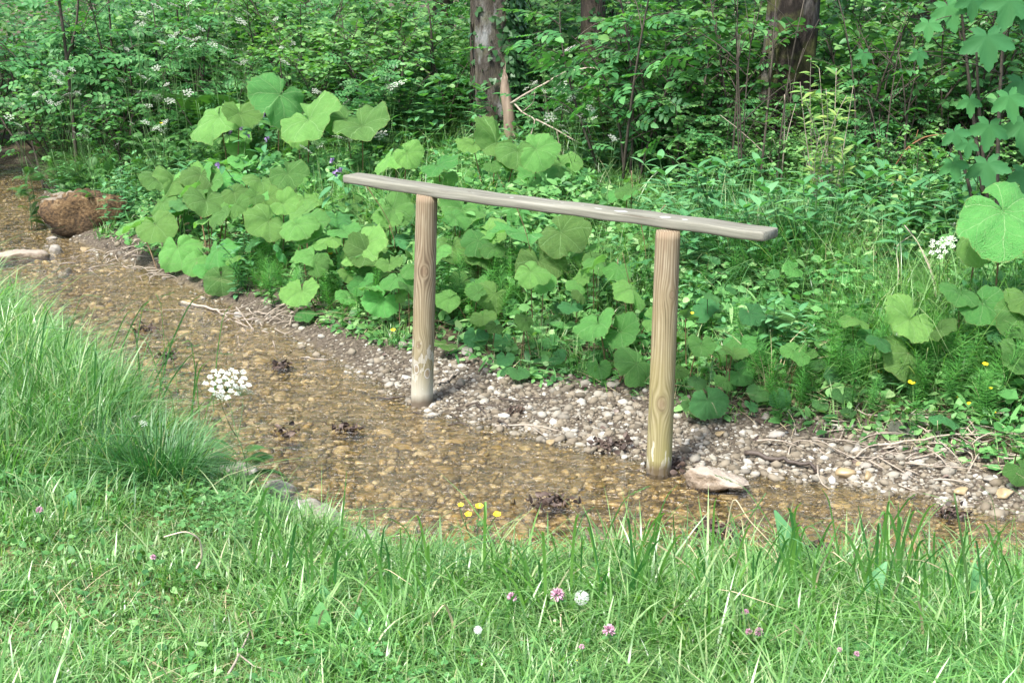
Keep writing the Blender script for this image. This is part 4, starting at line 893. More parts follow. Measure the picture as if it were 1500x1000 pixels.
def parsley(label, heads, h, group=None, name='cow_parsley', leaves=5, y=None, lean=.05):
    P0 = [hit(u, v_, h) for u, v_, _ in heads]; ym = np.mean([p[1] for p in P0]); yc = (8.3 if np.mean([p[0] for p in P0]) > 1.2 else 10.35) if y is None else y
    if ym > yc: P0 = [PY(u, v_, yc + RG.normal(0, .06)) for u, v_, _ in heads]
    m = np.mean(P0, 0); gx_, gy_ = m[0] + RG.normal(0, .03), m[1] + lean; g = np.array([gx_, gy_, t1(gx_, gy_)])
    e = empty(name, g, 0, label, 'wild flower', group); top = m - g; fork = top * .62 + [0, 0, -.02]; mb = MB(); mb.add(tube(curve((0, 0, -.02), fork, (.02, 0, 0), 7), np.linspace(.003, .002, 7), 6))
    for i, p in enumerate(P0):
        s = p - g; w_ = heads[i][2] * 1.1 * p[1] / FPX; mb.add(tube(curve(fork, s - [0, 0, w_ * .27], (0, 0, -.02), 6), np.linspace(.0018, .001, 6), 5))
        o = link('flower_head', UMB[3 if name == 'hogweed_flower' else i % 3], e, s); o.scale = (w_ / 2,) * 3; o.rotation_euler = (.42 + .1 * i, .22 - .1 * i, i * 1.3) if name == 'hogweed_flower' else (RG.normal(.55, .1), RG.normal(0, .2), RG.random() * 6)
    mb.build('stem', M['stalk'], e)
    if leaves:
        mb = MB(); n = leaves * 3; t = RG.uniform(.15, .75, n); mb.many(T_FERN, frames(fork * t[:, None], RG.normal(size=(n, 3)) * [1, 1, .3] + [0, -.2, .2], RG.normal(size=(n, 3)) * .3 + [0, 0, 1], RG.uniform(.1, .2, n), RG.uniform(.10, .2, n))); mb.build('leaves', M['fern'], e)
parsley('large white umbel flower standing over the stream beside the dark tuft', [(334, 560, 62), (322, 580, 22), (356, 571, 34)], .42, name='hogweed_flower', leaves=3, lean=.04)
parsley('hazy small white umbel flower half hidden in the left tall grass', [(196, 612, 20), (210, 620, 12)], .26, leaves=1)
for lb, hs, h in [
    ('white cow parsley, lowest flat cluster on the shaded upper left', [(240, 400 - 65, 26)], .5)][:0]: parsley(lb, hs, h)
UL = [('white cow parsley above the small stream bend at upper left', [(80, 115, 22), (88, 107, 16), (104, 112, 10), (105, 102, 10)], .55), ('white cow parsley at the dark left bank', [(96, 139, 12), (105, 139, 14), (85, 152, 10)], .5),
      ('white cow parsley, lowest pair at the left bank', [(27, 183, 13), (31, 197, 14), (14, 172, 13)], .4), ('white cow parsley with two heads left of the leafy shrub', [(229, 100, 13), (178, 118, 14)], .6), ('white cow parsley row above the yellow buttercups', [(205, 137, 20), (249, 148, 14), (218, 155, 11), (275, 136, 15), (244, 124, 10)], .55),
      ('white cow parsley at the top edge left of the fern', [(230, 10, 17), (254, 8, 20), (278, 5, 14)], .9), ('dense white cow parsley above the fern', [(293, 17, 16), (320, 15, 16), (335, 21, 18), (293, 42, 14)], .85), ('white cow parsley right of the fern', [(363, 21, 16), (353, 32, 16), (330, 36, 17), (327, 53, 12)], .8),
      ('small white cow parsley beside the fern tip', [(361, 77, 12), (404, 28, 9), (266, 65, 9)], .7), ('white cow parsley above the biggest pale butterbur leaf', [(472, 138, 17), (462, 134, 10)], .6), ('white cow parsley just right of that biggest pale leaf', [(417, 172, 18), (440, 172, 8)], .5),
      ('white cow parsley, flat heads over the middle left butterburs', [(447, 218, 20), (469, 213, 15), (461, 208, 10)], .5), ('white cow parsley touching the butterbur left of the rail end', [(492, 198, 17), (518, 195, 10)], .45), ('white cow parsley left of the ivy trunk', [(580, 125, 28), (570, 127, 14)], .7),
      ('white cow parsley above the butterburs left of the ivy trunk', [(533, 152, 18), (507, 150, 12), (503, 161, 10)], .6), ('white cow parsley above the left end of the rail', [(557, 198, 20), (508, 205, 16), (521, 196, 9)], .5),
      ('white cow parsley between ivy trunk and thin trunk, highest', [(797, 70, 13), (799, 65, 10), (795, 79, 10)], .9), ('white cow parsley spray right of the ivy trunk', [(815, 88, 20), (835, 72, 18), (813, 97, 10)], .85), ('white cow parsley spray beside the dead branch', [(822, 128, 24), (843, 137, 22), (858, 120, 17), (837, 144, 16)], .75),
      ('white cow parsley low beside the dead branch', [(817, 162, 14), (806, 172, 18), (800, 180, 12), (828, 193, 11)], .6), ('white cow parsley in front of the thin trunk', [(887, 57, 18), (857, 62, 12)], 1.0), ('greenish cow parsley on the right bank below the sycamore', [(1378, 362, 38), (1392, 352, 18), (1368, 352, 14)], .5),
      ('white yarrow like head on the right bank edge', [(1400, 330, 20)], .4), ('faint white cow parsley at the right top edge', [(1270, 14, 9), (1296, 13, 9), (1462, 10, 16), (1440, 34, 8)], 1.0), ('pale cow parsley just above the rail behind the farther post', [(722, 318, 14), (742, 314, 24), (732, 320, 10)], .3),
      ('faded cow parsley left of the rail end', [(424, 273, 22), (433, 268, 10)], .35), ('small white flowers on the left bank grass', [(99, 193, 7), (109, 194, 7), (116, 198, 8), (171, 212, 7), (130, 182, 5)], .3), ('faded white heads in front of the thin trunk', [(905, 105, 16), (915, 112, 12)], .8),
      ('white speck heads high in the left thicket', [(402, 35, 10), (395, 12, 10), (345, 5, 14), (312, 60, 10)], .9)]
for lb, hs, h in UL: parsley(lb, hs, h)
# near-ground white blooms at the stream edge far right

# ================================================================== BUTTERBUR
def bb_mesh(seed, mat, toothed=0.02):
    r = np.random.default_rng(seed); na, nr = 54, 9; A = np.linspace(-PI * .93, PI * .93, na)
    p = r.random(6) * 6.28; cup = r.uniform(.1, .7); dr = r.uniform(.1, .55); wv_ = r.uniform(.05, .13); fold = r.uniform(-.35, .55)
    V, UV, F = [(0, 0, 0)], [(.5, 0)], []
    for j in range(1, nr + 1):
        q = j / nr
        for i, a in enumerate(A):
            R0 = .80 + .20 * math.cos(a) + .17 * abs(math.sin(a)) - .06 * max(0, abs(a) - 2.4) / .5 + .05 * math.sin(3 * a + p[0]) + .03 * math.sin(7 * a + p[1])
            R0 *= 1 + toothed * (abs(math.sin(a * 13 + p[2])) - .5) * q ** 3 * 2 + .012 * math.sin(a * 41) * q
            if seed % 3 == 0 and .4 < (a + p[3]) % 6.28 < .62: R0 *= 1 - .16 * q     # a torn notch
            x, y = q * R0 * math.sin(a), q * R0 * math.cos(a)
            z = cup * q - (cup * .7 + dr) * q * q * .8 + wv_ * q ** 1.6 * math.sin(5 * a + p[4]) + .045 * q ** 2 * math.sin(11 * a + p[5]) + fold * abs(x) * .6 + (.02 * abs(math.sin(a * 3.74)) - .01) * q + .014 * math.sin(a * 18 + 5 * q) * q + .010 * math.sin(q * 17 + a * 6)
            V.append((x, y, z)); UV.append(((a / (PI * .93) + 1) / 2, q))
    for i in range(na - 1): F.append((0, i + 2, i + 1))
    for j in range(nr - 1):
        for i in range(na - 1):
            b = 1 + j * na + i; F.append((b, b + 1, b + na + 1, b + na))
    m = MB(); m.add((V, F, UV)); return m.mesh('leaf', M[mat])
BB = [bb_mesh(s, 'bb', .02 + .03 * (s % 2)) for s in range(22)]; BBD = [bb_mesh(40 + s, 'bb_dark', .05) for s in range(9)]; BBX = [bb_mesh(70, 'bb_dead', .06)]
def butterbur(label, leaves, kind='n', name='butterbur', group=None, cat='plant'):
    """leaves: (u, v, width px, height above ground[, tip direction deg (0 = towards viewer, + = right)[, tilt]])"""
    C = [hit(l[0], l[1], l[3]) for l in leaves]; m = np.mean(C, 0)
    if group:
        f_ = fields([m[0]], [m[1] + .06])
        if not (f_[4][0] and f_[2][0] > .12): return
    gx_, gy_ = m[0], m[1] + .06; g = np.array([gx_, gy_, t1(gx_, gy_)])
    e = empty(name, g, 0, label, cat, group); mb = MB()
    for i, (c, l) in enumerate(zip(C, leaves)):
        R = l[2] * c[1] / FPX / 2 / .90; az = R_(l[4] if len(l) > 4 and l[4] is not None else rr.uniform(-75, 75)); tilt = (l[5] if len(l) > 5 else rr.uniform(.3, .95)) * rr.uniform(.45, 1.05)
        d = np.array([math.sin(az), -math.cos(az), 0]); n = np.array([0, 0, 1.0]) + np.array([0, -1, 0]) * tilt * (1.0 if rr.random() < .7 else rr.uniform(-.6, 1.6)) + np.array([math.sin(az), -math.cos(az), 0]) * .15 + np.array([rr.gauss(0, .42), rr.gauss(0, .2), 0]); n /= np.linalg.norm(n)
        d = d - n * d.dot(n); d /= np.linalg.norm(d); o_ = c - d * R * .22 - g
        ms = {'n': BB, 'd': BBD, 'x': BBX}[kind]; o = link('leaf', ms[rr.randrange(len(ms))], e); m4 = mt(o_, d, n, R * rr.uniform(.95, 1.05)); o.matrix_local = Matrix([list(map(float, r_)) for r_ in m4])
        foot = np.array([RG.normal(0, .03), RG.normal(0, .03), -.02]); foot = foot + (o_ - foot) * [.25, .25, 0]; foot[2] = t1(g[0] + foot[0], g[1] + foot[1]) - g[2] - .02
        mb.add(tube(curve(foot, o_, (0, .02, .03), 8), np.linspace(.0055, .0035, 8) * (.6 if R < .1 else 1), 6))
    mb.build('stalks', M['redstalk' if kind == 'n' else 'stalk'], e)
B_ = butterbur
B_('biggest pale butterbur leaf, tilted up at the edge of the left shade', [(404, 146, 84, .75, 0, 1.3)])
B_('pair of wide pale butterbur leaves high on the left bank', [(318, 180, 84, .6, -30, .6), (352, 172, 56, .62, 30, .7)]); B_('flat butterbur leaves left of centre above the white umbels', [(458, 181, 92, .62, 20, .55), (430, 196, 50, .5)])
B_('wide butterbur leaf beside the white umbel, left of the rail end', [(536, 190, 84, .6, 30, .7), (500, 178, 60, .6, -40, .6)]); B_('upright round butterbur leaf on the left bank, near the boulder', [(252, 269, 54, .4, 10, 1.3)])
B_('cluster of pale butterbur leaves right of the boulder', [(196, 334, 56, .28, -40, 1.1), (232, 334, 58, .3, 35, 1.0), (262, 369, 58, .14, 10, 1.5), (285, 384, 44, .12, -20, 1.4)])
B_('pale butterbur leaves above the boulder cluster', [(302, 300, 66, .38, 20, .8), (280, 282, 44, .38), (330, 315, 44, .3)]); B_('small upright butterbur leaf between two paler clusters', [(352, 303, 36, .4, 10, 1.2), (372, 290, 30, .4)])
B_('butterbur leaves drooping over the far shore', [(320, 372, 58, .18, -15, 1.5), (325, 412, 50, .08, 5, 1.6), (300, 395, 34, .1, -20, 1.4), (345, 385, 30, .18)]); B_('three pale butterbur leaves in a row on the left bank', [(388, 328, 62, .34, -20, .9), (452, 333, 62, .36, 20, .8), (420, 300, 46, .38)])
B_('butterbur leaf with a folded edge above the left shore', [(466, 388, 38, .26, 60, 1.2)]); B_('low butterbur leaves left of the farther post at the gravel', [(442, 432, 54, .14, -10, 1.4), (445, 458, 34, .07), (505, 437, 36, .1)])
B_('big butterbur leaf left of the farther post', [(538, 366, 74, .32, 20, 1.1), (535, 385, 66, .24, 0, .9)]); B_('scalloped butterbur leaves beside the farther post, lower left', [(556, 442, 54, .18, -20, 1.3), (590, 430, 30, .2), (512, 405, 34, .2)])
B_('small folded butterbur leaves above the rail, left of the farther post', [(572, 232, 50, .5, -20, 1.3), (600, 228, 44, .55, 40, 1.3)]); B_('pale butterbur leaves just above the rail over the farther post', [(645, 244, 60, .5, 30, .7), (655, 262, 38, .4)])
B_('broad butterbur leaves at the foot of the ivy trunk', [(722, 212, 80, .55, -20, .5), (690, 216, 44, .5), (758, 228, 60, .5, 0, .7)]); B_('upright bright butterbur leaf below the dead branch', [(792, 222, 58, .55, 50, 1.7), (775, 236, 62, .45, -10, .5)])
B_('two round butterbur leaves right of the bright upright leaf', [(786, 258, 56, .38, -20, 1.0), (826, 244, 52, .42, 30, 1.4)]); B_('small butterbur leaf folded above the rail between the posts', [(722, 244, 26, .45, 10, 1.3), (862, 297, 34, .3)])
B_('round butterbur leaf under the rail by the farther post', [(674, 311, 60, .38, -10, 1.2)]); B_('butterbur leaves touching the right side of the farther post', [(662, 366, 50, .28, 10, 1.4), (704, 382, 42, .24, 20, .7)])
B_('large paired butterbur leaves in the middle below the rail', [(765, 344, 92, .38, -30, .8), (828, 346, 72, .38, 30, .9)]); B_('round butterbur leaf standing alone in the middle', [(791, 392, 74, .26, 15, 1.5)])
B_('ruffled butterbur leaves below the lone round leaf', [(722, 434, 50, .2, -10, 1.0), (655, 440, 40, .18), (755, 455, 32, .12)]); B_('scalloped coltsfoot leaves low at the gravel edge between the posts', [(697, 495, 36, .07, 0, 1.3), (737, 501, 34, .06, 20, 1.3), (740, 526, 26, .05, 0, 1.3)], 'd')
B_('pale low leaf at the right foot of the farther post', [(652, 506, 34, .07, -20, 1.2)]); B_('bluish coltsfoot leaf on the gravel between the posts', [(758, 547, 34, .05, 10, 1.0), (818, 524, 30, .06), (808, 500, 26, .08)], 'd')
B_('two large butterbur leaves left of the nearer post', [(875, 480, 66, .2, -30, 1.0), (915, 488, 54, .17, 40, 1.1)]); B_('big butterbur leaf against the nearer post', [(928, 537, 66, .11, -20, 1.3), (878, 541, 36, .06, 0, 1.4)])
B_('butterbur leaf behind the nearer post', [(925, 428, 56, .3, 20, 1.0), (905, 395, 40, .36), (960, 470, 40, .2)]); B_('tall drooping butterbur leaves right of the nearer post', [(1038, 592, 56, .09, 10, 1.8), (1008, 596, 34, .07, -20, 1.6), (1022, 560, 34, .12)], 'd')
B_('round low butterbur leaf right of the drooping leaves', [(1086, 549, 40, .1, 30, 1.2), (1060, 560, 30, .1)]); B_('butterbur leaf right of the nearer post at mid height', [(1026, 510, 40, .2, 0, 1.1), (1008, 468, 36, .28), (995, 545, 30, .12)])
B_('small butterbur leaf beside the upright herb right of the nearer post', [(1085, 507, 50, .18, -20, 1.0), (1140, 470, 42, .2, 10, 1.2)]); B_('pair of low leaves above the pale square stone', [(1142, 584, 32, .06, 20, 1.2), (1110, 576, 34, .07, -20, .9), (1100, 595, 24, .05)], 'd')
B_('bluish butterbur leaf low on the right bank', [(1222, 553, 38, .1, 10, 1.5), (1235, 577, 34, .07, 0, 1.0), (1195, 530, 32, .14)], 'd'); B_('dark vivid scalloped leaf on the right bank', [(1254, 520, 38, .14, -10, 1.3)], 'd')
B_('pale small leaf low on the right bank by the gravel', [(1201, 594, 26, .04, 10, 1.2), (1288, 556, 28, .08), (1243, 605, 26, .04)], 'd'); B_('upper of two flat pale butterbur leaves on the right bank', [(1326, 472, 76, .3, -40, .75), (1382, 482, 52, .3, 50, .85)])
B_('lower of two flat pale butterbur leaves on the right bank', [(1328, 523, 74, .2, 0, .95), (1340, 548, 30, .14)]); B_('two overlapping butterbur leaves below the huge right leaf', [(1404, 434, 60, .38, -20, .8), (1446, 450, 72, .34, 20, .8)])
B_('huge butterbur leaf at the right frame edge', [(1484, 322, 150, .62, 30, .85)]); B_('wide flat butterbur leaf under the huge right leaf', [(1436, 346, 84, .5, -30, .45)])
B_('butterbur leaves cut by the right frame edge', [(1498, 468, 82, .32, 20, .8), (1502, 440, 60, .4, 0, .9)]); B_('large dark butterbur leaf low at the right frame edge', [(1492, 532, 80, .22, 10, 1.2)], 'n')
B_('pale leaf pair by the yellow buttercups', [(1432, 561, 46, .1, 20, 1.1), (1412, 573, 26, .08)]); B_('single toothed leaf standing on the right bank near the gravel', [(1385, 612, 46, .08, 10, 1.2)], 'd')
B_('withered grey leaf lying on the right bank', [(1326, 628, 44, .02, 0, .5)], 'x', 'withered_leaf', cat='leaf'); B_('leaf at the waterline at the right frame edge', [(1496, 690, 44, .08, 10, 1.5), (1498, 664, 36, .1)], 'n')
B_('butterbur leaves on the upper right bank under the shrubs', [(1290, 300 + 12, 40, .3), (1160, 395, 30, .3)]); B_('low leaves around the small folded butterbur on the left bank', [(372, 352, 34, .22), (410, 372, 30, .2), (245, 340, 26, .2)], 'd')
fill = [(u, v_) for u, v_ in [(500, 330), (560, 330), (600, 345), (585, 400), (490, 350), (740, 300), (700, 270), (860, 270), (900, 330), (940, 345), (860, 420), (830, 440), (690, 420), (640, 300), (520, 300), (540, 420), (480, 300), (430, 250), (390, 250), (340, 250), (470, 245), (510, 225), (300, 225), (255, 300), (610, 310), (1040, 440), (980, 500), (1170, 520), (1100, 470), (1240, 470), (1290, 500), (1270, 440), (1300, 600), (1180, 560), (1060, 520), (1340, 410), (1400, 500), (1450, 500), (875, 370), (930, 380), (800, 300), (760, 290), (640, 470), (600, 480), (780, 470), (840, 500), (720, 470), (660, 250), (900, 250), (860, 230)]]
for i, (u, v_) in enumerate(fill):
    butterbur('small round leaves between the big butterburs', [(u + rr.uniform(-16, 16), v_ + rr.uniform(-12, 12), rr.uniform(24, 46), rr.uniform(.12, .3)) for _ in range(3)], 'd' if rr.random() < .45 else 'n', 'low_butterbur', 'small leaf clumps filling the far bank')

# ================================================================== BANK COVER (uncountable)
x, y = wedge(RG, 150000, 4.4, 13.5, .6, power=1.1); dN, dF, dB, wet, beyond, near = fields(x, y)
k = beyond & (dB > .02) & (RG.random(len(x)) < .2 + .88 * sm(dB + .25 * vnoise(x, y, 4, 2), .12, .5)); x, y, dB = x[k], y[k], dB[k]; n_ = len(x)
z = terr(x, y) + RG.random(n_) * (.03 + .27 * sm(dB, .1, .8)) * (.5 + vnoise(x, y, 2.5, 31))
d = RG.normal(size=(n_, 3)) * [1, 1, .4]; nn = RG.normal(size=(n_, 3)) * .45 + [0, -.45, 1]; s = RG.lognormal(-3.15, .32, n_); mb = MB(); sel = RG.random(n_)
for T, a_, b_, sc_ in ((T_OV2, 0, .5, 1.0), (leaf_tpl(.42, rnd_, .18, .15, (0, .3, .7, 1)), .5, .72, .8), (T_NA, .72, 1, 1.5)):
    q = (sel >= a_) & (sel < b_); mb.many(T, frames(np.stack([x, y, z], 1)[q], d[q], nn[q], s[q] * sc_))
tag(mb.build('bank_undergrowth', M['ground_leaf']), 'mixed small leaves covering the far bank', None, kind='stuff')
x, y = wedge(RG, 76000, 4.4, 12.5, .6, power=1.1); dN, dF, dB, wet, beyond, near = fields(x, y); vn = vnoise(x, y, 1.7, 77)
k = beyond & (dB > -.01) & (RG.random(len(x)) < (.3 + .85 * sm(dB, .05, .5)) * (.25 + sm(vn, .3, .7))); x, y, dB, vn = x[k], y[k], dB[k], vn[k]; n_ = len(x)
mb = MB(); add_blades(mb, RG, np.stack([x, y, terr(x, y) - .01], 1), (.07 + .33 * sm(dB, 0, .7) * (.4 + vn)) * RG.uniform(.5, 1.2, n_), RG.uniform(.003, .007, n_), RG.uniform(.05, .6, n_), RG.exponential(.6, n_).clip(0, 1.8), RG.random(n_) * 6.28, 5)
tag(mb.build('bank_grass', M['lawn']), 'grass growing between the leaves of the far bank', None, kind='stuff')
x, y = wedge(RG, 12000, 4.3, 9, .6, power=1.0); dN, dF, dB, wet, beyond, near = fields(x, y)
k = beyond & (dB < .9) & (RG.random(len(x)) < .25 + .75 * sm(x, .3, 1.2)); x, y = x[k], y[k]; n_ = len(x)
mb = MB(); add_blades(mb, RG, np.stack([x, y, terr(x, y) + .006], 1), RG.uniform(.03, .12, n_), .003, RG.uniform(1.0, 3.0, n_), RG.uniform(.3, 1.6, n_), RG.random(n_) * 6.28, 4)
tag(mb.build('dry_stems', M['straw']), 'dry straw matted along the foot of the far bank', None, kind='stuff')

# ---- horsetails
def horsetail_mesh(seed, h=.3):
    r = np.random.default_rng(seed); mb = MB(); mb.add(tube([(0, 0, 0), (.01, 0, h * .5), (.02, .01, h)], [.002, .0018, .001], 4)); P_, D_, S_ = [], [], []
    for i in range(16):
        t = .15 + .85 * i / 15; L_ = (.11 * math.sin(PI * (.15 + .8 * (1 - t * .8)))) * (1 - .65 * t) + .012
        for k_ in range(9): a = 2 * PI * k_ / 9 + i; P_.append((.02 * t, .01 * t, h * t)); D_.append((math.cos(a), math.sin(a), .45 + r.normal(0, .1))); S_.append(L_ * r.uniform(.8, 1.15))
    T = ([(-.022, 0, 0), (.022, 0, 0), (.018, .5, .0), (-.018, .5, .0), (0, 1, -.12)], [(0, 1, 2, 3), (3, 2, 4)], [(0, 0)] * 5)
    mb.many(T, frames(P_, D_, [(0, -.3, 1)] * len(P_), S_)); return mb.mesh('horsetail', M['feather'])
HT = [horsetail_mesh(s, .24 + .05 * s) for s in range(3)]
spots = [(rr.gauss(a, s1), rr.gauss(b, s2)) for a, b, s1, s2, n_ in [(690, 450, 50, 25, 34), (1160, 560, 60, 30, 26), (1370, 560, 60, 30, 34), (400, 420, 50, 25, 30), (1110, 400, 60, 25, 26), (1060, 440, 30, 25, 14), (1290, 570, 60, 40, 26), (560, 470, 50, 15, 14), (820, 400, 70, 40, 20), (1440, 590, 40, 20, 18), (380, 400, 20, 20, 10)] for _ in range(n_)]
for u, v_ in spots:
    c = hit(u, v_, 0); f_ = fields([c[0]], [c[1]])
    if not f_[4][0]: continue
    o = link('horsetail', HT[rr.randrange(3)], None, (c[0], c[1], c[2] - .01)); s_ = rr.uniform(.6, 1.15); o.scale = (s_,) * 3; o.rotation_euler = (rr.gauss(0, .2), rr.gauss(0, .2), rr.random() * 6.28)
    tag(o, 'feathery green horsetail between the bank leaves', 'horsetail', 'horsetails on the far bank')

# ---- upright herbs with opposite leaves
def herb(seed, h, mat='herb', T=T_LA, L_=.09, n=9, label='', cat='plant', group=None, name='upright_herb', stems=3):
    r = np.random.default_rng(seed); e = empty(name, (0, 0, 0), 0, label, cat, group); ms = MB(); ml = MB()
    for s_ in range(stems):
        b0 = np.array([r.normal(0, .03), r.normal(0, .03), -.02]); tp = b0 + [r.normal(0, .07), r.normal(0, .07), h * r.uniform(.75, 1.05)]; c = curve(b0, tp, (r.normal(0, .02), 0, 0), 8); ms.add(tube(c, np.linspace(.0028, .0015, 8), 5))
        P_, D_, S_ = [], [], []
        for i in range(n):
            t = .2 + .8 * i / (n - 1); p = np.array([np.interp(t, np.linspace(0, 1, 8), c[:, k_]) for k_ in range(3)]); a = i * PI / 2 + r.normal(0, .2)
            for sgn in (0, PI): P_.append(p); D_.append((math.cos(a + sgn), math.sin(a + sgn), .25 + .6 * max(0, t - .8) * 5)); S_.append(L_ * (1.05 - .45 * t) * r.uniform(.8, 1.2))
        ml.many(T, frames(P_, D_, [(0, -.1, 1)] * len(P_), S_, np.array(S_) * 1.5))
    ms.build('stems', M['stalk'], e); ml.build('leaves', M[mat], e); return e
H1 = [herb(s, .30, label='upright mint like herb with paired leaves on the bank', group='upright herbs on the far bank') for s in range(3)]
H2 = [herb(20 + s, .62, 'shrub_dark', T_OV, .11, 10, 'tall dark nettle like herb under the trees', group='tall herbs under the trees', name='tall_herb', stems=4) for s in range(3)]
fk = {}
def scatter(protos, pts, smin, smax, sink=0.01):
    for i, c in enumerate(pts):
        o = protos[i % len(protos)]; k_ = id(o); loc = (c[0], c[1], t1(c[0], c[1]) - sink); s_ = rr.uniform(smin, smax)
        if k_ in fk: copy_tree(o, loc, rr.random() * 6.28, s_)
        else: fk[k_] = 1; o.location = loc; o.rotation_euler.z = rr.random() * 6.28; o.scale = (s_,) * 3
def pix_pts(lst): return [hit(u, v_, 0) for u, v_ in lst]
hp = [(1105, 545), (1090, 540), (1130, 540), (870, 430), (845, 420), (900, 440), (820, 430), (660, 430), (355, 400), (345, 430), (500, 400), (520, 440), (370, 410), (1400, 400), (1385, 420), (1410, 520), (1430, 560), (1460, 540), (1450, 510), (230, 240), (250, 250), (210, 260), (270, 240), (190, 270), (170, 290), (225, 285), (560, 300), (600, 280), (700, 330), (740, 330), (920, 360), (880, 340), (960, 420), (1020, 470), (780, 430)]
scatter(H1, pix_pts([(u + rr.uniform(-6, 6), v_ + rr.uniform(-4, 10)) for u, v_ in hp + [(rr.uniform(180, 700), rr.uniform(235, 330)) for _ in range(60)] + [(rr.uniform(640, 1000), rr.uniform(250, 420)) for _ in range(35)] + [(rr.uniform(80, 300), rr.uniform(220, 300)) for _ in range(25)]]), .7, 1.25)
pts = []
for _ in range(900):
    yy = rr.uniform(8.6, 14.5); xx = rr.uniform(-.42 * yy - .3, .42 * yy + .3); f_ = fields([xx], [yy])
    if f_[4][0] and f_[2][0] > 1.5 and (xx < 1.2 or yy > 9.0) and (yy > (9.9 if xx < -.9 else 10.3) or xx > .8): pts.append((xx, yy))
    if len(pts) >= 190: break
scatter(H2, pts, .8, 1.3)

# ---- ferns
Fm = MB(); 
for i in range(9):
    a = i * 2.4; Fm.many(T_FERN, np.array([mt((.02 * math.cos(a), .02 * math.sin(a), 0), (math.cos(a) * .75, math.sin(a) * .75, 1.0), (-math.cos(a), -math.sin(a), .6), .75)]))
Fme = Fm.mesh('fern', M['fern'])
for i, (x_, y_, s_, lb) in enumerate([(-2.35, 11.2, 1.25, 'large light green fern standing below the dense white cow parsley'), (2.15, 8.9, .7, 'fern under the sycamore leaves'), (2.7, 9.4, .8, 'fern deep under the right shrubs'), (-1.3, 11.8, .9, 'fern in the thicket left of the ivy trunk'), (2.6, 8.2, .5, 'small fern at the right bank edge'), (-3.6, 12.6, .8, 'fern in the shade at the upper left')]):
    o = link('fern', Fme, None, (x_, y_, t1(x_, y_))); o.scale = (s_,) * 3; o.rotation_euler = (0, 0, i * 1.3); tag(o, lb, 'fern')

# ---- sedge and long grass clumps on the far bank
for i, (u, v_, n_, sp_, h_, mt_, lb) in enumerate([(1110, 428, 1000, .16, .56, 'rush', 'dark green rush tussock below the right end of the rail'), (1180, 432, 520, .14, .56, 'grass', 'lighter grass clump right of the rush tussock'), (1230, 430, 320, .16, .45, 'grass', 'mixed grass and straw clump on the right bank'), (1050, 418, 520, .14, .5, 'rush', 'rush clump just right of the nearer post top'),
    (150, 262, 900, .35, .42, 'grass', 'fine grass mound on the left point above the boulder'), (110, 256, 400, .25, .34, 'lawn', 'soft light grass at the left water edge'), (85, 185, 26, .08, .6, 'grass', 'tall upright blades left of the yellow buttercups'), (128, 190, 30, .08, .65, 'grass', 'tall upright blades in the shade on the left'), (232, 185, 36, .09, .6, 'grass', 'bright upright blades beside the buttercups'),
    (760, 440, 160, .12, .34, 'grass', 'long grass below the lone round butterbur leaf'), (830, 440, 160, .14, .34, 'grass', 'long grass left of the paired butterbur leaves'), (800, 520, 110, .09, .2, 'grass', 'small grass clump on the gravel between the posts'), (850, 540, 90, .08, .16, 'grass', 'short grass sprigs at the gravel edge left of the nearer post'), (540, 330, 200, .18, .42, 'grass', 'long grass left of the farther post below the rail'), (480, 300, 220, .2, .4, 'grass', 'long grass under the left rail end'),
    (690, 150, 130, .16, 1.0, 'rush', 'tall dark reeds left of the ivy trunk'), (340, 305, 200, .2, .35, 'lawn', 'soft grass among the left butterburs'), (930, 470, 110, .1, .3, 'grass', 'grass behind the leaves left of the nearer post'), (575, 500, 60, .07, .16, 'lawn', 'small grass clump at the gravel left of the farther post'), (150, 315, 40, .07, .16, 'grass', 'grass sprig growing on the mossy boulder')]):
    c = hit(u, v_, 0) if i != 19 else hit(u, v_, .15); grass_tuft('grass_clump', c, n_, sp_, h_, lb, seed=200 + i, mat=mt_, wd=.005, lean=(.05, .6))
for i, (u, v_, n_, sp_, h_, lb) in enumerate([(1150, 440, 60, .2, .4, 'pale dry grass blades mixed in the rush tussock'), (1230, 445, 90, .22, .4, 'bleached straw tangle on the right bank'), (1130, 560, 60, .08, .28, 'dry stalk bundle behind the low leaves right of the posts'), (1010, 430, 40, .15, .35, 'dry grass right behind the nearer post'), (1290, 410, 60, .2, .4, 'dry straw below the willow'), (1180, 330, 60, .3, .5, 'dead upright stems at the foot of the big trunk')]):
    grass_tuft('dry_grass_clump', hit(u, v_, 0), n_, sp_, h_, lb, 'dry grass', seed=300 + i, mat='straw', wd=.004, lean=(.1, .8), bendm=.3)
def twigs(name, lst, mat, label, cat='twig', y=None):
    b = None; mb = MB()
    for pts_, r in lst:
        W = np.array([PY(u, v_, yy) for u, v_, yy in pts_]); b = W[0] if b is None else b
        q = np.concatenate([np.linspace(W[i], W[i + 1], 4, endpoint=False) for i in range(len(W) - 1)] + [[W[-1]]]); q[1:-1] = (q[:-2] + 2 * q[1:-1] + q[2:]) / 4; mb.add(tube(q - b, np.linspace(r, r * .45, len(q)), 6))
    return tag(mb.build(name, mat, None, b), label, cat)
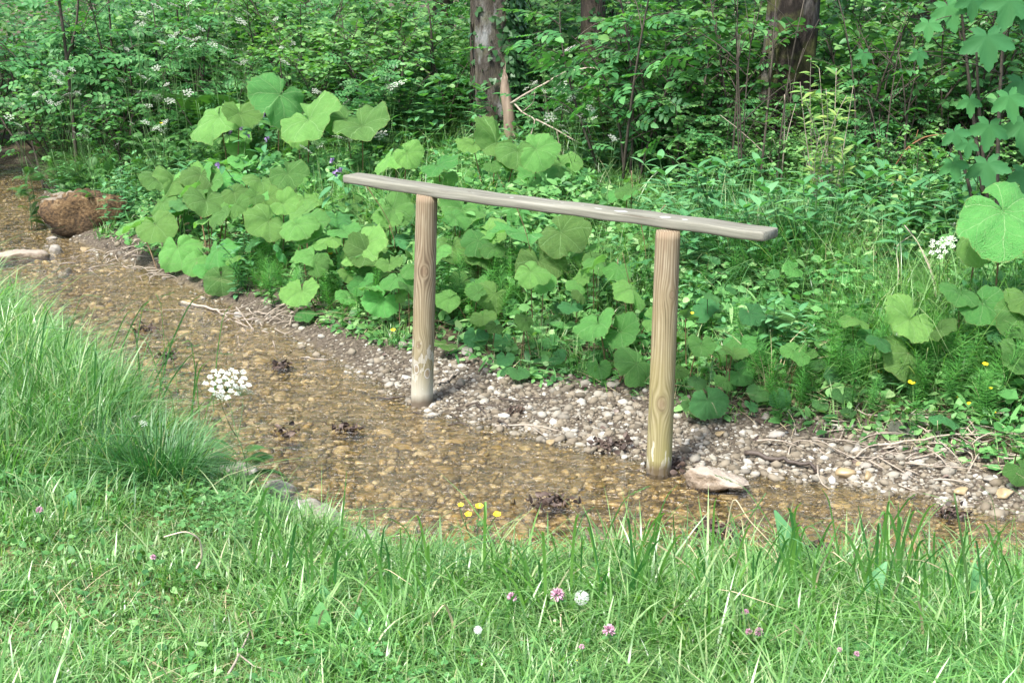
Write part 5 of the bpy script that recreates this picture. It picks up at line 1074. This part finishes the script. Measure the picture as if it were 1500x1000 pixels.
twigs('dead_branch', [([(748, 152, 10.3), (770, 138, 10.2), (800, 122, 10.1), (825, 106, 10.0), (870, 98, 9.9), (905, 115, 9.9)], .010), ([(752, 150, 10.3), (765, 165, 10.2), (785, 175, 10.1), (775, 205, 10.0)], .008), ([(785, 175, 10.1), (815, 190, 10), (840, 205, 9.9), (880, 225, 9.8), (885, 245, 9.7)], .007), ([(765, 165, 10.2), (782, 150, 10.1), (783, 135, 10.1)], .005), ([(825, 106, 10.0), (860, 110, 10.0), (890, 120, 9.9)], .005), ([(815, 190, 10), (820, 215, 10), (828, 235, 10)], .004)], M['deadtwig'], 'bare grey dead branch forking beside the ivy trunk', 'branch')
twigs('dead_branch', [([(1245, 320, 7.6), (1232, 280, 7.7), (1222, 245, 7.9)], .007), ([(1225, 340, 7.5), (1243, 320, 7.6), (1243, 290, 7.7)], .006), ([(1240, 300, 7.6), (1290, 288, 7.5), (1305, 283, 7.5), (1330, 330, 7.4)], .005), ([(1198, 255, 8), (1215, 300, 7.7), (1222, 335, 7.6)], .006), ([(1255, 320, 7.6), (1262, 305, 7.6)], .004)], M['deadtwig'], 'pale dead branches tangled below the willow sprig', 'branch')
twigs('dead_branch', [([(1375, 455, 6.3), (1365, 400, 6.4), (1345, 355, 6.5), (1325, 330, 6.6)], .005), ([(1310, 445, 6.4), (1317, 400, 6.5), (1312, 360, 6.6), (1335, 345, 6.6)], .005)], M['deadtwig'], 'two thin bleached stems rising from the right bank', 'branch')
twigs('dead_branch', [([(1300, 260, 8.2), (1330, 215, 8.1), (1355, 200, 8.1), (1395, 195, 8.0)], .006), ([(1330, 215, 8.1), (1350, 230, 8.1), (1362, 240, 8.1)], .004), ([(1340, 208, 8.1), (1345, 190, 8.1)], .003)], plain_mat('rusty_twig', [(0, (.16, .07, .03)), (1, (.24, .12, .06))]), 'rusty dead twig hanging below the sycamore leaves', 'branch')
for i, (u0, v0, u1, v1, yy) in enumerate([(928, 470, 912, 370, 6.4), (935, 310, 948, 400, 6.8), (905, 380, 900, 470, 6.6), (755, 300, 778, 372, 7.0), (535, 270, 580, 345, 7.6), (975, 300, 925, 350, 7.2), (925, 250, 922, 308, 7.6), (570, 330, 578, 365, 7.2)]):
    twigs('red_stem', [([(u0, v0, yy), ((u0 + u1) / 2 + 3, (v0 + v1) / 2, yy), (u1, v1, yy)], .003)], M['redstalk'], ['reddish stem left of the nearer post', 'brown stem behind the rail near the nearer post', 'thin dark stem left of the nearer post leaves', 'reddish stalk under the middle of the rail', 'dark stalk below the left rail end', 'thin reddish stem just above the rail right part', 'rusty seed stem standing above the rail', 'short reddish stalk by the farther post'][i], 'stem')

# ---- broken stake at the ivy trunk
p0, p1 = PY(748, 200, 10.35), PY(739, 103, 10.4); gz = t1(p0[0], p0[1]); q = np.array([[p0[0] + .01, p0[1], gz - .05], p0, PY(746, 165, 10.36), PY(741, 135, 10.38), PY(739, 118, 10.4), p1]); b = q[0]
q[:-1] += RG.normal(0, .006, q[:-1].shape); T = tube(q - b, [.055, .05, .043, .040, .027, .006], 14); mb = MB(); mb.add(T)
for k_ in range(5): mb.add(tube([q[3] - b + [RG.normal(0, .012), -.02, 0], q[4] - b + [RG.normal(0, .014), -.012, .02], q[4] - b + [RG.normal(0, .012), -.01, rr.uniform(.05, .14)]], [.01, .007, .001], 5))
tag(mb.build('broken_stake', plain_mat('stripped_wood', [(.3, (.10, .07, .05)), (.7, (.26, .20, .145))], .7, 22, .9, (1, 1, .15)), None, b), 'pale broken wooden stake leaning on the ivy trunk', 'stake')

# ================================================================== TREES
def bark(name, stops, moss=0.0, patch=None):
    N = NT(name); v = N.vec('Object', (1, 1, .28)); n1 = N.noise(v, 22, 6, .7, .6); n2 = N.noise(N.vec('Object'), 3.5, 4)
    col = N.ramp(N.math('ADD', N.math('MULTIPLY', n1, .75), N.math('MULTIPLY', n2, .25)), stops)
    if patch: 
        pf = N.n("MapRange", {0: N.noise(N.vec('Object', (1, 1, .35)), 5.5, 5, .65), 1: .53, 2: .64, 3: 0.0, 4: .8}).outputs[0]; col = N.mix(pf, col, patch)
    if moss: col = N.mix(N.n("MapRange", {0: N.noise(N.vec('Object'), 6, 5), 1: .48, 2: .62, 3: 0.0, 4: moss}).outputs[0], col, (.09, .10, .03))
    return N.done(N.pbr(col, .9, .15, N.bump(n1, 1.0, .03)))
M['bark1'] = bark('ivy_trunk_bark', [(.3, (.018, .015, .012)), (.5, (.06, .052, .042)), (.7, (.13, .118, .102))], .3, (.24, .245, .235))
M['bark2'] = bark('thin_trunk_bark', [(.3, (.03, .024, .02)), (.55, (.09, .07, .055)), (.75, (.18, .15, .13))], .2)
M['bark3'] = bark('mossy_trunk_bark', [(.3, (.007, .006, .005)), (.5, (.019, .015, .012)), (.72, (.055, .045, .037))], .5, (.12, .11, .10))
def trunk_mesh(path, rad, mat, seed=0, flare=1.0, sides=26):
    r = np.random.default_rng(seed); q = []; path = np.array(path, float); t = np.linspace(0, len(path) - 1, 60); P_ = np.stack([np.interp(t, range(len(path)), path[:, k_]) for k_ in range(3)], 1); R_r = np.interp(t, range(len(rad)), rad)
    V, F, UV = [], [], []; ph = r.random(5) * 6.28
    for i in range(60):
        fl = 1 + flare * .5 * math.exp(-max(0, P_[i][2] - P_[0][2] - .1) / .22)
        for k_ in range(sides):
            a = 2 * PI * k_ / sides; rr_ = R_r[i] * (1 + (.06 + .14 * (fl - 1)) * math.sin(5 * a + ph[0]) + .05 * math.sin(3 * a + ph[1] + P_[i][2]) + .03 * math.sin(9 * a + P_[i][2] * 6 + ph[2])) * fl
            V.append((P_[i][0] + rr_ * math.cos(a), P_[i][1] + rr_ * math.sin(a), P_[i][2])); UV.append((k_ / sides, i / 60))
    for i in range(59):
        for k_ in range(sides): k2 = (k_ + 1) % sides; F.append((i * sides + k_, i * sides + k2, (i + 1) * sides + k2, (i + 1) * sides + k_))
    return (V, F, UV), P_, R_r
def crown_mesh(seed, rad, hgt, n):
    r = np.random.default_rng(seed); K = 34; c = r.normal(size=(K, 3)); c /= np.linalg.norm(c, axis=1, keepdims=True); c *= (r.random((K, 1)) ** .4) * [rad, rad, hgt]
    idx = r.integers(0, K, n); p = c[idx] + r.normal(size=(n, 3)) * rad * .2; mb = MB(); mb.many(T_OV2, frames(p, r.normal(size=(n, 3)), r.normal(size=(n, 3)) * .6 + [0, 0, 1], r.uniform(.13, .24, n)))
    return mb.mesh('crown', M['crown'])
CR = [crown_mesh(1, 2.6, 1.6, 2300), crown_mesh(2, 2.2, 1.5, 1900)]
def tree(x, y, r0, h, lean, mat, label, seed, ci=0, name='tree', crz=1.0, bare=2.6, group=None):
    g = np.array([x, y, t1(x, y)]); e = empty(name, g, 0, label, 'tree', group); T, P_, Rr = trunk_mesh([(0, 0, -.25), (lean[0] * .3, lean[1] * .3, h * .3), (lean[0], lean[1], h)], [r0, r0 * .82, r0 * .45], None, seed)
    mb = MB(); mb.add(T); rg = np.random.default_rng(seed); top = P_[-1]
    for k_ in range(7):
        a = k_ * 2.4 + seed; s_ = P_[int(60 * rg.uniform(.62, .98)) - 1]; mb.add(tube(curve(s_, top + [math.cos(a) * 1.9, math.sin(a) * 1.9, rg.uniform(-.4, 1.2)], (0, 0, .3), 8), np.linspace(r0 * .3, .02, 8), 6))
    mb.build('trunk', M[mat], e); o = link('crown', CR[ci], e, (top[0], top[1], top[2] + .5)); o.rotation_euler = (0, 0, seed * 1.1); o.scale = (crz, crz, crz); return e, g, P_, Rr
a1, a2, a3 = PY(740, 195, 11.0), PY(884, 150, 11.6), PY(1152, 290, 9.0)
tr1 = tree(a1[0] - .06, 11.0, .215, 6.0, (-.05, 0), 'bark1', 'stout pale barked tree half covered with ivy', 3, 0)
tr2 = tree(a2[0] - .08, 11.6, .105, 6.2, (-.1, .1), 'bark2', 'slender brown trunk behind the white cow parsley', 4, 1)
tr3 = tree(a3[0] - .02, 9.25, .195, 6.4, (.30, .1), 'bark3', 'dark mossy leaning tree behind the right shrubs', 5, 0)
def ivy(trr, n, label, side, z0, z1, seed):
    e, g, P_, Rr = trr; r = np.random.default_rng(seed); zz = r.uniform(z0, z1, n); a = side + r.normal(0, .55, n); i = np.clip(np.searchsorted(P_[:, 2], zz), 0, 59); R0 = Rr[i] * (1 + r.uniform(.02, .24, n)) * (1 + .35 * np.exp(-np.maximum(zz, 0) / .25))
    pos = np.stack([P_[i, 0] + R0 * np.cos(a), P_[i, 1] + R0 * np.sin(a), zz], 1); nrm = np.stack([np.cos(a), np.sin(a), .35 + 0 * a], 1) + r.normal(0, .3, (n, 3)); mb = MB()
    mb.many(([(0, 0, 0), (.42, .02, -.05), (.36, .45, -.05), (0, 1, -.12), (-.36, .45, -.05), (-.42, .02, -.05)], [(0, 1, 2), (0, 2, 3), (0, 3, 4), (0, 4, 5)], [(.5, .5)] * 6), frames(pos, r.normal(0, .5, (n, 3)) + [0, 0, -1], nrm, r.uniform(.03, .06, n)), 0)
    for k_ in range(7):
        aa = side + r.normal(0, .5); q = np.array([[P_[j, 0] + Rr[j] * 1.05 * math.cos(aa + .2 * math.sin(j)), P_[j, 1] + Rr[j] * 1.05 * math.sin(aa + .2 * math.sin(j)), P_[j, 2]] for j in range(2, 34, 3)]); mb.add(tube(q, .009, 5), 1)
    o = mb.build('ivy', [M['ivy'], M['twig']], None, g); tag(o, label, 'ivy')
ivy(tr1, 4600, 'dark green ivy climbing the right side of the pale trunk', -.45, -.05, 3.6, 5); ivy(tr1, 260, 'sparse ivy strand on the left edge of the pale trunk', -3.0, -.05, 3.0, 6); ivy(tr2, 260, 'thin ivy on the slender brown trunk', -1.0, 0, 3.0, 7)
for i, (x_, y_, r0, ci, lb) in enumerate([(-6.6, 14.2, .12, 0, 0), (-2.6, 15.5, .14, 1, 0), (3.6, 12.2, .13, 0, 0), (1.9, 14.8, .12, 1, 0), (5.2, 10.3, .13, 0, 0), (-.9, 18, .15, 0, 0), (5.0, 17, .15, 0, 0)]):
    tree(x_, y_, r0, 5.6 + (i % 3) * .5, (rr.gauss(0, .3), rr.gauss(0, .3)), 'bark2', 'tree of the wood behind the stream shading the thicket', 30 + i, ci, group='trees of the wood behind', crz=1.15)

# ================================================================== SHRUBS
def shrub(seed, h, spread, stems, mat, T, leaf, name, label, group, nl=11, twn=8, droop=.25, lx=1.0, upb=.8, tw='twig', start=.18, stemr=.011):
    r = np.random.default_rng(seed); e = empty(name, (0, 0, 0), 0, label, 'shrub', group); ms, ml = MB(), MB(); P_, D_, N_, S_ = [], [], [], []
    for s_ in range(stems):
        a = r.random() * 6.28; b0 = np.array([r.normal(0, .08), r.normal(0, .08), -.05]); tp = b0 + np.array([math.cos(a) * spread * r.uniform(.2, 1), math.sin(a) * spread * r.uniform(.2, 1), h * r.uniform(.6, 1.05)])
        c = curve(b0, tp, (r.normal(0, .08), r.normal(0, .08), h * .08), 10); ms.add(tube(c, np.linspace(stemr, stemr * .25, 10), 5, False))
        for j in range(twn):
            t = start + (1 - start) * (j + r.random()) / twn; p = np.array([np.interp(t, np.linspace(0, 1, 10), c[:, k_]) for k_ in range(3)]); b = r.random() * 6.28; L_ = h * r.uniform(.16, .34) * (1.15 - .5 * t)
            q = p + np.array([math.cos(b) * L_, math.sin(b) * L_, L_ * r.uniform(.0, .7)]); cc = curve(p, q, (0, 0, L_ * .12), 6); ms.add(tube(cc, np.linspace(stemr * .35, .0012, 6), 4, False)); dd = (q - p) / L_
            for k_ in range(nl):
                t2 = .12 + .88 * k_ / (nl - 1); pp = np.array([np.interp(t2, np.linspace(0, 1, 6), cc[:, m_]) for m_ in range(3)]); sg = 1 if k_ % 2 else -1; sd = np.array([-dd[1], dd[0], 0]) * sg
                d = sd * .9 + dd * (.5 if k_ < nl - 1 else 2) + [0, 0, -droop]; P_.append(pp); D_.append(d + r.normal(0, .15, 3)); N_.append(np.array([0, -.35, upb]) + r.normal(0, .28, 3)); S_.append(leaf * r.uniform(.65, 1.25))
    S_ = np.array(S_); ml.many(T, frames(P_, D_, N_, S_, S_ * lx)); ms.build('stems', M[tw], e); ml.build('foliage', M[mat], e); return e
G1 = 'round leaved shrubs in the thicket'; G2 = 'dark leaved shrubs in the thicket'; G3 = 'elder like shrubs in the thicket'
S_RD = [shrub(s, 1.5, .75, 8, 'shrub_round', T_RD, .052, 'round_leaved_shrub', 'shrub with small round light green leaves in the thicket', G1, twn=11, nl=13) for s in (1, 2, 3)]
S_DK = [shrub(s, 1.5, .8, 9, 'shrub_dark', T_OV, .068, 'dark_leaved_shrub', 'bushy shrub with pointed dark green leaves in the thicket', G2, twn=11, nl=12) for s in (4, 5, 6)]
S_EL = [shrub(s, 1.6, .8, 6, 'shrub_elder', T_PIN, .17, 'elder_shrub', 'shrub with feather shaped compound leaves in the thicket', G3, twn=7, nl=6, lx=1.0) for s in (7, 8)]
# open depth rows; each entry x, y
row = [(S_RD, [(1.15, 9.8), (1.4, 10.2), (.35, 12.0), (-1.45, 11.3), (-1.05, 10.9), (-1.9, 12.0), (-.75, 12.1), (1.35, 11.4), (2.55, 9.2), (2.6, 9.8), (3.05, 9.3), (.3, 12.4), (1.75, 10.6), (-2.5, 12.6), (3.5, 10.4), (.1, 13.6), (2.3, 12)]),
       (S_DK, [(-3.1, 12.2), (-3.7, 12.9), (-2.9, 13.4), (-4.5, 13.4), (-4.9, 14.4), (-2.0, 13.0), (-1.0, 13.6), (.5, 13.2), (1.5, 12.4), (2.4, 10.9), (3.2, 11.3), (3.8, 9.8), (4.0, 11.8), (2.0, 13.2), (.2, 14.8), (-3.9, 14.6), (-5.6, 14.2), (3.1, 8.7), (3.6, 8.2), (1.25, 9.4), (-2.2, 14.6), (1.6, 14.2), (3.0, 13.4), (4.4, 13.2), (2.35, 8.8), (-5.6, 12.9), (-6.2, 13.6)]),
       (S_EL, [(-2.6, 11.6), (-4.1, 12.2), (-3.4, 11.9), (-5.2, 13.2), (.8, 9.1), (-1.5, 12.7), (-3.2, 15), (2.9, 10.4), (3.9, 10.9), (.5, 15.4), (4.2, 9.2), (-.2, 13.0)])]
for pr, lst in row: scatter(pr, lst, .85, 1.15, .02)
for pr, x_, y_, s_ in [(S_RD, 1.62, 8.8, .62), (S_EL, 1.38, 8.7, .5), (S_RD, .7, 9.9, .6), (S_EL, .35, 10.3, .6), (S_RD, 1.2, 9.0, .6), (S_DK, 2.0, 9.0, .6), (S_EL, -1.2, 10.6, .65), (S_RD, -1.7, 11.0, .8), (S_EL, -2.3, 11.0, .7), (S_DK, -3.2, 11.4, .7), (S_RD, 2.9, 8.9, .75), (S_EL, 2.3, 8.5, .55), (S_RD, .1, 11.3, .7), (S_EL, -.5, 11.5, .8), (S_RD, -3.9, 12.0, .8), (S_RD, 3.4, 9.0, .9)]: copy_tree(pr[0 if s_ < .65 else 1], (x_, y_, t1(x_, y_) - .02), x_ * 5, s_)
# bare stems of the right thicket
for i in range(24):
    u = rr.choice([rr.gauss(1100, 22), rr.gauss(1290, 26), rr.uniform(1060, 1420), rr.gauss(1400, 25)]); yy = rr.uniform(8.2, 9.2); b = PY(u, 300, yy); g = np.array([b[0], yy, t1(b[0], yy)]); H = rr.uniform(.7, 1.5); mb = MB()
    c = curve((0, 0, -.03), (rr.gauss(0, .14), rr.gauss(0, .1), H), (rr.gauss(0, .05), 0, 0), 8); mb.add(tube(c, np.linspace(rr.uniform(.005, .011), .003, 8), 5))
    for _ in range(3): k_ = rr.randrange(3, 7); mb.add(tube(curve(c[k_], c[k_] + [rr.gauss(0, .18), rr.gauss(0, .1), rr.uniform(.1, .35)], (0, 0, .02), 5), np.linspace(.004, .0015, 5), 4))
    tag(mb.build('bare_sapling', M['twig' if rr.random() < .9 else 'deadtwig'], None, g), 'thin bare woody stem in the dark right thicket', 'sapling', 'bare stems of the right thicket')
# trunks of small shrubs at upper left
for u, v0, v1, u1, yy, lb in [(100, 110, -30, 78, 11.6, 'dark forked sapling stem at the upper left'), (158, 130, -30, 155, 11.9, 'straight thin sapling stem at the upper left'), (256, 90, -20, 255, 12.4, 'thin sapling stem left of the fern'), (634, 158, 60, 628, 11.6, 'slim grey sapling left of the ivy trunk'), (700, 70, 150, 690, 11.3, 'leaning twig left of the ivy trunk')]:
    p, q = PY(u, v0, yy), PY(u1, v1, yy); g = np.array([p[0], yy, t1(p[0], yy)]); mb = MB(); r_ = .018 if u < 120 else .012; mb.add(tube(curve((0, 0, -.05), q - g + [0, 0, .3], (.03, 0, 0), 9), np.linspace(r_, r_ * .6, 9), 7))
    if u < 120: m_ = curve((0, 0, -.05), q - g, (.03, 0, 0), 9)[5]; mb.add(tube(curve(m_, m_ + [.14, 0, .7], (.05, 0, 0), 7), np.linspace(.013, .007, 7), 6))
    tag(mb.build('sapling', M['twig'], None, g), lb, 'sapling')
# willow sprig
g0 = PY(1215, 300, 7.7); gw = np.array([g0[0], 7.7, t1(g0[0], 7.7)]); e = empty('willow_sapling', gw, 0, 'light green narrow leaved willow sprig in front of the dark trunk', 'willow'); ms, ml = MB(), MB(); P_, D_, N_, S_ = [], [], [], []
for tgt in [(1188, 85), (1200, 100), (1225, 100), (1172, 120), (1250, 125), (1185, 160), (1225, 160), (1200, 200), (1232, 215), (1182, 235), (1215, 190), (1292, 258), (1320, 262), (1350, 262), (1178, 140), (1240, 140), (1330, 250), (1210, 130)]:
    q = PY(tgt[0], tgt[1], 7.6 + rr.gauss(0, .12)) - gw; c = curve((rr.gauss(0, .03), 0, -.02), q, (rr.gauss(0, .04), 0, .03), 12); ms.add(tube(c, np.linspace(.006, .0013, 12), 5))
    for k_ in range(26): t = rr.uniform(.45, 1); p = np.array([np.interp(t, np.linspace(0, 1, 12), c[:, m_]) for m_ in range(3)]); a = rr.random() * 6.28; P_.append(p); D_.append((math.cos(a), math.sin(a) * .7, rr.uniform(.0, .9))); N_.append((rr.gauss(0, .3), -.5 + rr.gauss(0, .3), .8)); S_.append(rr.uniform(.035, .075))
ml.many(T_LA, frames(P_, D_, N_, S_)); ms.build('stems', M['deadtwig'], e); ml.build('foliage', M['willow'], e)
# sycamore sapling with hanging five-lobed leaves
g0 = PY(1440, 300, 6.9); gs = np.array([g0[0] + .12, 6.9, t1(g0[0] + .12, 6.9)]); e = empty('sycamore_sapling', gs, 0, 'sycamore sapling with large five lobed leaves at the right edge', 'sapling'); ms = MB()
TM = MB(); TM.add(T_MAP); mm = TM.mesh('leaf', M['maple']); stem_c = [curve((0, 0, -.03), PY(u, v_, 7.0) - gs, (0, .1, .1), 12) for u, v_ in [(1430, 60), (1405, -20), (1480, -40), (1395, 190)]]
for c in stem_c: ms.add(tube(c, np.linspace(.014, .005, 12), 6))
for u, v_, w_, rot in [(1446, 64, 62, 5), (1388, 18, 50, 25), (1480, 10, 60, -20), (1500, 20, 50, 10), (1420, 152, 34, 10), (1478, 150, 50, 20), (1498, 130, 60, 20), (1449, 192, 50, -8), (1446, 248, 52, 4), (1396, 245, 38, 20), (1398, 200, 36, 30), (1345, 82, 30, 20), (1500, 190, 60, 0), (1360, 40, 34, 0), (1425, 5, 44, 0), (1265, 82, 26, 10), (1500, 260, 50, 10), (1418, 215, 30, 0)]:
    p = PY(u, v_ - w_ * .18, 6.75 + rr.gauss(0, .07)) - gs; s_ = w_ * 6.8 / FPX / 1.28; a = R_(rot); d = np.array([math.sin(a) * .8, -.35, -1.0]); n = np.array([rr.gauss(0, .2), -1.0, .55 + rr.gauss(0, .2)])
    o = link('leaf', mm, e); o.matrix_local = Matrix([list(map(float, r_)) for r_ in mt(p, d, n, s_)])
    c = stem_c[rr.randrange(3)]; k_ = int(np.argmin(np.linalg.norm(c - p, axis=1))); ms.add(tube(curve(c[max(0, k_ - 1)], p, (0, 0, .04), 6), [.004, .003, .0025, .002, .002, .0018], 4))
ms.build('stems', M['twig'], e)
# broad undergrowth of the wood, far off mass
n_ = 100000; y = 12.0 + 11 * RG.random(n_) ** 1.3; x = (RG.random(n_) * 2 - 1) * (.46 * y + 1.5); z = terr(x, y) + (RG.random(n_) ** .8) * (1.0 + 1.3 * sm(y, 13, 17)) * (.45 + 1.0 * vnoise(x, y, .9, 12)); mb = MB()
f_ = fields(x, y); k = f_[4] & (f_[2] > .3); x, y, z = x[k], y[k], z[k]; n_ = len(x)
mb.many(T_OV2, frames(np.stack([x, y, z], 1), RG.normal(size=(n_, 3)) * [1, 1, .35], RG.normal(size=(n_, 3)) * .4 + [0, -.4, 1], RG.uniform(.04, .11, n_)))
tag(mb.build('woodland_undergrowth', M['ground_leaf']), 'dense mass of leaves deep in the wood behind', None, kind='stuff')
# ---- more fine white cow parsley through the left and middle thicket, and a second tier of butterburs
for i in range(34):
    u, v_ = (rr.gauss(300, 90), rr.gauss(55, 32)) if i % 3 == 0 else ((rr.gauss(110, 60), rr.gauss(150, 30)) if i % 3 == 1 else (rr.gauss(840, 40), rr.gauss(120, 40)))
    parsley('small scattered white cow parsley heads among the thicket leaves', [(u + rr.gauss(0, 12), v_ + rr.gauss(0, 8), rr.uniform(8, 15)) for _ in range(rr.randint(2, 4))], .7, 'cow parsley scattered through the thicket', leaves=2)
for i in range(34):
    u, v_ = [(rr.uniform(230, 600), rr.uniform(215, 330)), (rr.uniform(440, 620), rr.uniform(290, 430)), (rr.uniform(640, 960), rr.uniform(255, 400)), (rr.uniform(200, 480), rr.uniform(260, 360))][i % 4]
    butterbur('mid sized pale leaves between the big butterburs', [(u + rr.uniform(-26, 26), v_ + rr.uniform(-18, 18), rr.uniform(34, 60), rr.uniform(.25, .42)) for _ in range(2)], 'n', 'butterbur', 'mid sized butterburs filling the far bank')
# ---- taller herbs standing between the upper butterburs, some in violet flower
scatter(H1, pix_pts([(rr.uniform(255, 640), rr.uniform(196, 262)) for _ in range(60)] + [(rr.uniform(700, 980), rr.uniform(230, 300)) for _ in range(24)] + [(rr.uniform(100, 260), rr.uniform(190, 240)) for _ in range(16)]), 1.35, 2.1)
for lb, hs in [('comfrey with drooping violet flowers below the biggest pale leaf', [(345, 180), (352, 186), (372, 160), (385, 165), (336, 192), (402, 182)]), ('comfrey sprig with violet flowers left of the rail end', [(486, 234), (498, 246), (492, 253)]), ('violet flowers low among the left butterburs', [(318, 238), (390, 202), (363, 196)])]:
    P0 = [hit(u, v_, .5) for u, v_ in hs]; m = np.mean(P0, 0); g = np.array([m[0], m[1] + .05, t1(m[0], m[1] + .05)]); e = empty('comfrey', g, 0, lb, 'wild flower'); ms, mf, ml = MB(), MB(), MB()
    for p in P0:
        c = curve((0, 0, -.02), p - g, (rr.gauss(0, .04), 0, .06), 8); ms.add(tube(c, np.linspace(.003, .0015, 8), 5)); k = 9
        mf.many(T_RD, frames(np.tile(p - g, (k, 1)) + RG.normal(0, .009, (k, 3)), RG.normal(0, .4, (k, 3)) + [0, 0, -1], RG.normal(size=(k, 3)), .017)); k = 5
        ml.many(T_LA, frames(c[2:7], RG.normal(size=(5, 3)) * [1, 1, .3], RG.normal(size=(5, 3)) * .3 + [0, 0, 1], .11, .17))
    ms.build('stems', M['stalk'], e); mf.build('flowers', M['violet'], e); ml.build('leaves', M['herb'], e)
# ---- taller tangle of weeds on the right bank below the trees
scatter(H1, pix_pts([(rr.uniform(1000, 1440), rr.uniform(318, 440)) for _ in range(60)]), 1.3, 2.0)
for x_, y_, s_ in [(1.9, 8.1, .42), (2.35, 7.9, .45), (1.3, 8.3, .4), (2.75, 8.1, .5), (1.6, 8.45, .45)]: copy_tree(S_RD[1], (x_, y_, t1(x_, y_) - .02), x_ * 7, s_)
for i, (u, v_, n_, sp_, h_, lb) in enumerate([(1270, 410, 260, .2, .5, 'loose tall grass left of the wide butterbur leaf on the right bank'), (1340, 400, 200, .18, .48, 'tall grass beside the bleached stems on the right bank'), (1190, 380, 260, .2, .55, 'tall grass behind the rush tussock'), (1000, 380, 160, .14, .45, 'tall grass behind the nearer post top')]):
    grass_tuft('grass_clump', hit(u, v_, 0), n_, sp_, h_, lb, seed=400 + i, mat='grass', wd=.005, lean=(.05, .8))
